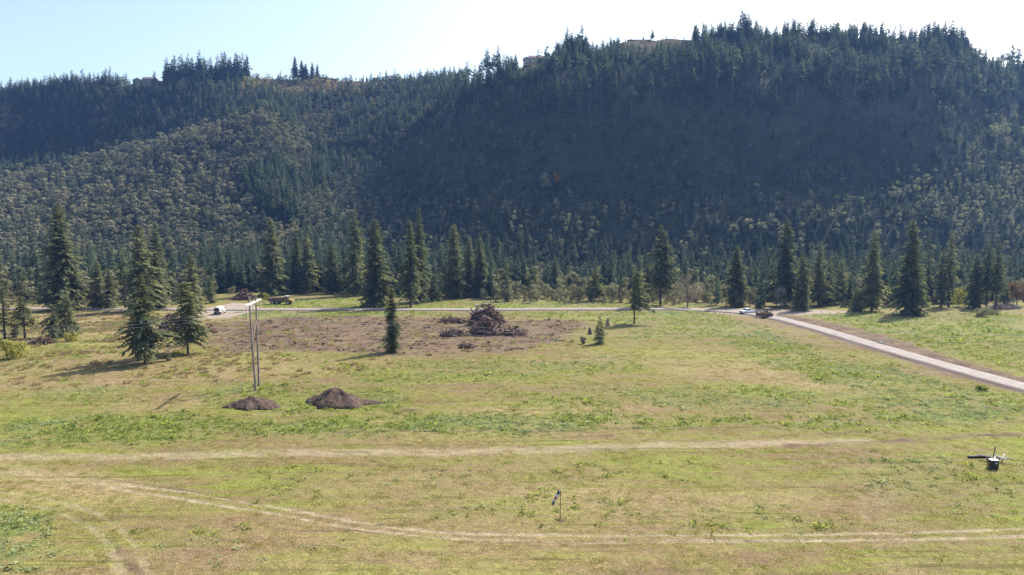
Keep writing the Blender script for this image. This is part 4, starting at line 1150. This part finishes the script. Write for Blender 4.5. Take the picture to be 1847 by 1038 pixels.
for e, w in zip(ends, ("nearest", "middle", "farthest")):
    pts_ = [(e[0] + s, e[1], e[2] - .0973 * s + .0005 * s * s) for s in np.linspace(0, 194, 60)]
    ptl = [(e[0] - s, e[1], e[2] - .0973 * s + .0005 * s * s) for s in np.linspace(194, 0, 60)]
    props(MB().tube(ptl[:-1] + pts_, .016, 5).build("power_line", M['wire']), "%s of the three thin wires crossing the field from the pole frame" % w, "wire", "wires of the power line")

# ------------------------------------------------------------------ windsock
x, y = G(1010.5, 938); z = float(gz(x, y))
o = thing("windsock", "striped windsock hanging limp on a thin pole in the near field", "windsock", (float(x), float(y), z))
MB().tube([(0, 0, -.2), (0.01, 0, 2.95)], .032, 8).build("pole", plain("dark_pole", (.05, .045, .045), .5, .3), o)
a, b = Vector((-.10, -.02, 2.98)), Vector((-.78, -.05, 1.55)); ax = (b - a)
cols = [((.10, .105, .14), 0, .24), ((.50, .57, .68), .24, .44), ((.55, .09, .07), .44, .60), ((.55, .60, .66), .60, .74), ((.10, .10, .13), .74, 1.0)]
for c, t0, t1 in cols:
    MB().tube([a + ax * t0, a + ax * (t0 * .5 + t1 * .5) + Vector((.0, 0, -.02)), a + ax * t1], [.17 - .05 * t0, .165 - .05 * (t0 + t1) / 2, .17 - .05 * t1], 12, caps=False).build("sock_band", plain("sock_cloth", c, .8, 0, .1), o)
MB().tube([a + Vector((.21 * math.cos(w), .21 * math.sin(w), .1 * math.cos(w))) for w in np.linspace(0, 6.28, 17)], .012, 5).build("hoop", M['steel'], o)
MB().tube([(0, 0, 2.93), (-.1, 0, 2.98)], .015, 5).build("swivel", M['steel'], o)
props(link("bare_patch", mound_mesh("bare_patch", .55, .35, .06, 3, (0, 0), .05, None, 24), None, (float(x) - .1, float(y) - .1, z)), "little heap of soil at the windsock pole's foot", "soil heap")

# ------------------------------------------------------------------ box and pipes on the right
x, y = G(1794, 849); bxx, byy, bzz = float(x), float(y), float(gz(x, y))
M['black'] = plain("black_plastic", (.022, .022, .026), .45, 0, .3, 4, .004)
M['cream'] = plain("cream_plastic", (.52, .50, .46), .6, 0, .08)
o = thing("equipment_box", "black upright box with pale lid beside the pipes in the near field", "box", (bxx, byy, bzz), R(-8))
mb = MB(); mb.box(-.44, .44, 0, .62, 0, 1.02, 0, .05); mb.build("body", M['black'], o)
MB().box(-.47, .47, -.04, .66, 1.02, 1.09, 0, .02).build("lid", M['cream'], o)
MB().box(.02, .30, -.012, .0, .62, .78).build("label_plate", plain("plate", (.42, .45, .50), .5), o)
MB().tube([(-.46, .0, .15), (-.66, -.1, .1), (-.55, -.35, .02)], .07, 7).build("foot_hose", M['black'], o)
def lay_pipe(label, a, b, r, mat, name="plastic_pipe", cat="pipe"):
    mb = MB(); a, b = Vector(a), Vector(b)
    mb.tube([a, (a + b) / 2 + Vector((0, 0, .01)), b], r, 10)
    props(mb.build(name, M[mat], None, (0, 0, 0)), label, cat, "pipes and scraps round the black box")
def lay(px, py, h=0.0):
    q = G(px, py); return (float(q[0]), float(q[1]), float(gz(*q)) + h)
lay_pipe("longer black pipe lying leftmost near the black box", lay(1746, 829, .14), lay(1775, 829, .16), .17, 'black')
lay_pipe("black pipe end lying just right of the longer one", lay(1766, 832, .42), lay(1790, 836, .42), .17, 'black')
lay_pipe("second black pipe lying behind the box, overlapping the leftmost", lay(1764, 827, .13), lay(1776, 827, .13), .15, 'black')
lay_pipe("thin wooden stake slanting up behind the black box", lay(1790, 836, -.1), lay(1793.5, 836, 1.95), .06, 'root', "wooden_stake", "stake")
lay_pipe("bent brown pipe standing at the left of the black box", lay(1780, 847, 0), lay(1779, 847, 1.35), .055, 'root', "standing_pipe", "pipe")
lay_pipe("thin pale rod lying to the right of the black box", lay(1810, 831, .3), lay(1829, 833, .05), .035, 'cream', "pale_rod", "rod")
x0, y0, z0 = lay(1797, 836)
rng = np.random.default_rng(12); mb = MB()
for i in range(22):
    c = Vector((x0 + rng.uniform(-.9, .9), y0 + rng.uniform(-.5, .5), z0 + rng.uniform(.25, .75))); d = Vector(rng.normal(0, 1, 3)); d.z *= .25; d.normalize(); L = rng.uniform(.25, .7)
    mb.tube([c - d * L, c + d * L], rng.uniform(.03, .08), 6, int(rng.random() < .4))
for i in range(5): mb.tube([(x0 - .8 + i * .4, y0 + .1, z0 - .05), (x0 - .8 + i * .4, y0 + .1, z0 + .45)], .05, 6, 1)
props(mb.build("scrap_heap", [M['cream'], M['black']]), "tangle of pale and dark pipe scraps behind the black box", "scrap", "pipes and scraps round the black box")

# ------------------------------------------------------------------ vehicles
M['white'] = plain("white_paint", (.82, .82, .82), .3, 0, .03, 1, 0, .5)
M['glass'] = plain("dark_glass", (.03, .035, .045), .08, 0, .1, 1, 0, .6)
M['tyre'] = plain("tyre_rubber", (.025, .024, .023), .9, 0, .3, 4)
M['rim'] = plain("wheel_rim", (.35, .35, .36), .4, .6, .1)
M['yellow_p'] = plain("yellow_paint", (.24, .165, .05), .7, 0, .35, 1.5)
M['mudsteel'] = plain("muddy_brown_steel", (.16, .105, .075), .7, .1, .3, 1.2)
M['lamp'] = plain("lamp_glass", (.75, .75, .72), .2, 0, .05)
M['tail'] = plain("tail_lamp", (.40, .03, .02), .3, 0, .05)
M['darkgrey'] = plain("dark_grey_trim", (.06, .06, .065), .6, 0, .15)

def wheel(root, x, y, r, w, name="wheel"):
    """axis along local y"""
    mb = MB(); n = 18
    prof = [(r * .62, -w / 2), (r * .95, -w / 2), (r, -w * .36), (r, w * .36), (r * .95, w / 2), (r * .62, w / 2)]
    V = [(rr * math.cos(2 * math.pi * k / n), yy, rr * math.sin(2 * math.pi * k / n)) for rr, yy in prof for k in range(n)]
    F = [[i * n + k, (i + 1) * n + k, (i + 1) * n + (k + 1) % n, i * n + (k + 1) % n] for i in range(5) for k in range(n)]
    t = mb.add(V, F).build("wheel", M['tyre'], root, (x, y, r), smooth=False)
    s = 1 if y > 0 else -1
    MB().tube([(0, -w * .35, 0), (0, w * .35, 0)], [r * .62, r * .62], 14).tube([(0, s * w * .35, 0), (0, s * w * .47, 0)], [r * .3, r * .22], 10).build("rim", M['rim'], t)

def on_road(px, py, up=.36):
    q = G(px, py); return float(q[0]), float(q[1])

def prism_side(mb, prof, y0, y1, m=0): return mb.prism(prof, y0, y1, m)

def pickup(label, loc, rz):
    """x forward"""
    o = thing("pickup_truck", label, "pickup truck", loc, rz)
    mb = MB()
    mb.prism([(-2.75, .55), (2.55, .50), (2.72, .62), (2.74, .95), (2.6, 1.10), (1.25, 1.22), (-2.78, 1.22)], -.96, .96)
    mb.prism([(1.22, 1.215), (.55, 1.80), (.35, 1.86), (-.95, 1.85), (-1.05, 1.80), (-1.22, 1.215)], -.80, .80)
    mb.build("body", M['white'], o)
    MB().box(-2.66, -1.32, -.80, .80, 1.05, 1.232).build("cargo_bed", M['darkgrey'], o)
    for s in (-1, 1):
        MB().prism([(.98, 1.27), (.45, 1.74), (-.12, 1.76), (-.12, 1.27)][::-1] if False else [(-.12, 1.27), (.98, 1.27), (.45, 1.74), (-.12, 1.76)], s * .80 - .012, s * .80 + .012).build("side_window", M['glass'], o)
        MB().prism([(-1.08, 1.27), (-.20, 1.27), (-.20, 1.76), (-.92, 1.75)], s * .80 - .012, s * .80 + .012).build("side_window", M['glass'], o)
        MB().box(2.66, 2.765, s * .72 - .2, s * .72 + .2, .80, 1.0).build("headlight", M['lamp'], o)
        MB().box(-2.80, -2.74, s * .84 - .09, s * .84 + .09, .85, 1.15).build("tail_light", M['tail'], o)
        MB().box(.80, .98, s * .98 - .12, s * .98 + .12, 1.22, 1.40, 0, .03).build("mirror", M['darkgrey'], o)
    mb = MB(); mb.add([(1.17, -.72, 1.27), (1.17, .72, 1.27), (.59, .70, 1.775), (.59, -.70, 1.775)], [[0, 1, 2, 3]])
    mb.add([(1.20, -.72, 1.285), (1.20, .72, 1.285), (.62, .70, 1.79), (.62, -.70, 1.79)], [[3, 2, 1, 0], ]); mb.build("windscreen", M['glass'], o)
    MB().box(2.69, 2.772, -.50, .50, .72, 1.0).build("grille", M['darkgrey'], o)
    MB().box(2.60, 2.82, -.93, .93, .46, .66, 0, .04).build("bumper", M['rim'], o)
    for wx in (1.75, -1.75):
        for s in (-1, 1): wheel(o, wx, s * .84, .40, .27)
    return o
def rz_road(x, y): return float(gz(x, y)) * .5 + .38
qx, qy = on_road(1347, 566)
pickup("white pickup truck parked on the gravel at the road bend, nose toward the left", (qx, qy, float(gz(qx, qy)) + .12), R(205))

def tank_truck(label, loc, rz):
    o = thing("tank_truck", label, "tank truck", loc, rz)
    n = 20; V, F = [], []
    for X, s in ((-3.6, .86), (-3.45, 1.0), (1.1, 1.0), (1.25, .86)):
        V += [(X, 1.12 * s * math.cos(2 * math.pi * k / n), 1.95 + .92 * s * math.sin(2 * math.pi * k / n)) for k in range(n)]
    F = [[i * n + (k + 1) % n, (i + 1) * n + (k + 1) % n, (i + 1) * n + k, i * n + k] for i in range(3) for k in range(n)] + [list(range(3 * n, 4 * n))]
    MB().add(V, F).build("tank", M['white'], o)
    MB().add([(-3.605, 1.1 * .86 * math.cos(2 * math.pi * k / n), 1.95 + .9 * .86 * math.sin(2 * math.pi * k / n)) for k in range(n)], [list(range(n))[::-1]]).build("shaded_tank_end", M['darkgrey'], o)  # rear end of the white tank, its shade put in as dark grey colour
    MB().box(-3.6, 3.4, -.5, .5, .62, 1.02).build("chassis", M['darkgrey'], o)
    MB().prism([(1.5, .75), (2.75, .75), (3.9, .75), (3.95, 1.55), (2.85, 1.72), (2.5, 2.62), (1.55, 2.68), (1.5, 2.6)], -1.08, 1.08).build("cab", M['white'], o)
    for s in (-1, 1):
        MB().prism([(1.75, 1.75), (2.65, 1.75), (2.40, 2.45), (1.75, 2.5)], s * 1.085 - .01, s * 1.085 + .01).build("side_window", M['glass'], o)
        MB().box(3.9, 3.98, s * .8 - .15, s * .8 + .15, 1.05, 1.25).build("headlight", M['lamp'], o)
        MB().box(-3.68, -3.6, s * .9 - .12, s * .9 + .12, .72, .9).build("tail_light", M['tail'], o)
        MB().box(2.5, 2.62, s * 1.35 - .1, s * 1.35 + .1, 1.7, 2.2).build("mirror", M['darkgrey'], o)
        MB().box(-3.3, -1.0, s * 1.05 - .17, s * 1.05 + .17, 1.06, 1.14).build("fender", M['white'], o)
    MB().add([(2.87, -.95, 1.76), (2.87, .95, 1.76), (2.55, .92, 2.52), (2.55, -.92, 2.52)], [[0, 1, 2, 3]]).build("windscreen", M['glass'], o)
    MB().box(-3.72, -3.55, -1.0, 1.0, .55, .95).build("rear_spray_bar", M['darkgrey'], o)
    for wx in (3.0, -1.6, -2.75):
        for s in (-1, 1): wheel(o, wx, s * .92, .50, .32)
    return o
qx, qy = G(396, 567)
tank_truck("white tank truck seen from behind on the gravel pad at left", (float(qx), float(qy), float(gz(qx, qy))), R(99))

def dump_truck(label, loc, rz):
    o = thing("dump_truck", label, "dump truck", loc, rz)
    MB().prism([(-5.3, 1.75), (-4.9, 1.35), (.2, 1.25), (1.0, 1.55), (1.25, 2.85), (.95, 3.0), (-5.0, 2.65), (-5.45, 2.3)], -1.4, 1.4).build("dump_body", M['mudsteel'], o)
    MB().box(-4.6, 1.6, -.5, .5, .85, 1.25).build("frame", M['darkgrey'], o)
    MB().prism([(1.5, .95), (4.7, .85), (4.95, 1.15), (4.9, 1.75), (3.4, 2.25), (1.5, 2.2)], -1.2, 1.2).build("hood", M['yellow_p'], o)
    MB().prism([(1.55, 2.19), (3.15, 2.2), (2.85, 3.35), (1.6, 3.4)], -.9, .9).build("cab", M['yellow_p'], o)
    for s in (-1, 1): MB().prism([(1.75, 2.4), (2.95, 2.4), (2.72, 3.2), (1.75, 3.22)], s * .905 - .012, s * .905 + .012).build("side_window", M['glass'], o)
    MB().add([(3.155, -.8, 2.35), (3.155, .8, 2.35), (2.90, .78, 3.22), (2.90, -.78, 3.22)], [[0, 1, 2, 3]]).build("windscreen", M['glass'], o)
    MB().box(1.5, 3.0, -1.0, 1.0, 3.38, 3.48, 0, .03).build("cab_roof", M['white'], o)
    MB().tube([(1.35, .95, 2.1), (1.35, .95, 3.5)], .09, 7).build("exhaust", M['steel'], o)
    for s in (-1, 1):
        MB().box(4.82, 4.97, s * .8 - .2, s * .8 + .2, 1.2, 1.42).build("headlight", M['lamp'], o)
        MB().prism([(2.0, 1.75), (4.3, 1.75), (4.2, 1.9), (2.1, 1.9)], s * 1.35 - .25, s * 1.35 + .25).build("fender", M['yellow_p'], o)
    for wx in (3.1, -1.4, -3.3):
        for s in (-1, 1): wheel(o, wx, s * 1.25, .88, .62)
    return o
qx, qy = G(508, 549)
dump_truck("yellow articulated dump truck with brown bed parked under the trees at left", (float(qx), float(qy), float(gz(qx, qy))), R(-4))

def bulldozer(label, loc, rz):
    """x forward, blade in front"""
    o = thing("bulldozer", label, "bulldozer", loc, rz)
    for s in (-1, 1):
        pr = [(-2.2, .35), (-1.8, .06), (1.5, .06), (1.95, .4), (1.9, .8), (1.5, 1.02), (-1.7, 1.12), (-2.15, .85)]
        t = MB().prism(pr, s * 1.12 - .30, s * 1.12 + .30).build("track", M['tyre'], o)
        mb = MB()
        for k in range(6): mb.tube([(-1.7 + k * .62, s * 1.12 - .32, .42), (-1.7 + k * .62, s * 1.12 + .32, .42)], .2, 9)
        mb.build("roller", M['mudsteel'], t)
    MB().prism([(-1.9, .7), (1.9, .7), (1.95, 1.65), (.2, 1.75), (-.1, 1.55), (-1.9, 1.55)], -.78, .78).build("hull", M['yellow_p'], o)
    MB().box(-.9, -.2, -.3, .3, 1.55, 1.85, 0, .06).build("seat", M['black'], o)
    mb = MB()
    for (ax_, ay) in ((-1.6, -.75), (-1.6, .75), (.15, -.7), (.15, .7)): mb.tube([(ax_, ay, 1.5), (ax_ * .92, ay, 2.75)], .06, 6)
    mb.build("canopy_post", M['black'], o)
    MB().box(-1.8, .4, -.92, .92, 2.75, 2.86, 0, .04).build("canopy", M['mudsteel'], o)
    MB().tube([(1.1, .25, 1.7), (1.1, .25, 2.75)], .07, 7).build("exhaust", M['black'], o)
    mb = MB(); cur = [(2.95, .05), (2.72, .35), (2.62, .75), (2.72, 1.15), (2.95, 1.4)]
    mb.prism([(a - .0, b) for a, b in cur] + [(a - .12, b) for a, b in cur[::-1]], -2.0, 2.0); mb.build("blade", M['mudsteel'], o)
    for s in (-1, 1): MB().tube([(-.2, s * .95, .6), (2.6, s * 1.3, .45)], .11, 6).build("push_arm", M['yellow_p'], o)
    MB().prism([(-2.9, .3), (-2.5, .25), (-1.9, .7), (-1.9, 1.0), (-2.7, .9)], -.5, .5).build("ripper", M['mudsteel'], o)
    return o
qx, qy = on_road(1381, 573)
bulldozer("brown tracked bulldozer with wide blade parked on the road bend", (qx, qy, rz_road(qx, qy)), R(212))

# ------------------------------------------------------------------ houses on the skyline
M['siding'] = plain("house_siding", (.20, .16, .14), .8, 0, .1, .6)
M['siding_pale'] = plain("pale_siding", (.42, .38, .34), .8, 0, .1, .6)
M['shingle'] = plain("roof_shingle", (.12, .095, .09), .85, 0, .25, 1.5)
def gable(o, x0, x1, y0, y1, z0, z1, rise, along='x', wall='siding'):
    MB().box(x0, x1, y0, y1, z0, z1).build("wall", M[wall], o)
    e = .6
    if along == 'x':
        ym = (y0 + y1) / 2
        prof = [(y0 - e, z1 - .1), (ym, z1 + rise), (y1 + e, z1 - .1), (y1 + e, z1 + .15), (ym, z1 + rise + .25), (y0 - e, z1 + .15)]
        V = [(X, a, b) for X in (x0 - e, x1 + e) for a, b in prof]
    else:
        xm = (x0 + x1) / 2
        prof = [(x0 - e, z1 - .1), (xm, z1 + rise), (x1 + e, z1 - .1), (x1 + e, z1 + .15), (xm, z1 + rise + .25), (x0 - e, z1 + .15)]
        V = [(a, Yv, b) for Yv in (y0 - e, y1 + e) for a, b in prof]
        MB().add([(x0, y0, z1), (x1, y0, z1), (xm, y0, z1 + rise)], [[0, 1, 2]]).build("gable_wall", M[wall], o)
    F = [[i, (i + 1) % 6, (i + 1) % 6 + 6, i + 6] for i in range(6)] + [[0, 1, 4, 5], [1, 2, 3, 4], [6, 7, 10, 11], [7, 8, 9, 10]]
    MB().add(V, F).build("roof", M['shingle'], o)
    k = max(1, int((x1 - x0) / 3.2))
    for i in range(k):
        c = x0 + (i + .5) * (x1 - x0) / k
        w = MB().box(c - .75, c + .75, y0 - .06, y0 - .005, z0 + 1.0, z0 + 2.3).build("window", M['siding_pale'], o)
        MB().box(c - .62, c + .62, y0 - .09, y0 - .061, z0 + 1.1, z0 + 2.2).build("pane", M['glass'], w)
def house(label, px, back, blocks, name="hill_house", dz=0.0):
    x, y, z = ridge(px, back)
    o = thing(name, label, "house", (x, y, z + dz), 0, "houses on the skyline")
    for b in blocks: gable(o, *b)
    return o
house("long low brown house with several gables on the left skyline", 262, 3, [(-15, -5, 0, 9, -2, 3.4, 2.6, 'y'), (-5, 7, 1, 10, -2, 5.0, 3.0, 'x'), (7, 13, 0, 9, -2, 3.2, 2.8, 'y'), (13, 24, 2, 9, -2, 2.6, 1.2, 'x')], dz=.6)
o = house("low flat-roofed house right of the skyline conifer clump", 572, 4, [(-10, 2, 0, 8, -2, 3.2, .7, 'x'), (2, 11, 1, 8, -2, 2.6, .5, 'x')], dz=.4)
MB().box(11, 22, 1, 7, -2, .9).build("terrace_wall", M['siding'], o)
house("wide-roofed house on the grassy shoulder of the right hill", 969, 3, [(-7, 9, 0, 9, -2, 2.8, 3.0, 'x', 'siding_pale'), (-12, -6.5, 1, 8, -3, 2.2, 1.8, 'y', 'siding_pale')], dz=.3)
house("long low roof just showing over the bare top of the right hill", 1152, 6, [(-9, 10, 0, 8, -2, 1.8, .8, 'x')], dz=.3)

# ------------------------------------------------------------------ haze
t = NT("haze_air")
pv = t.n("ShaderNodeVolumePrincipled", inp={"Color": (0.24, 0.46, 1.0, 1), "Density": HAZE_DENSITY, "Anisotropy": 0.25})
t.t.links.new(pv.outputs[0], t.out.inputs["Volume"])
mb = MB().box(-1100, 1100, -120, 1320, -6.0, 275.0)
props(mb.build("haze", t.mat), "thin blue summer haze hanging in the valley", "haze", None, "stuff")
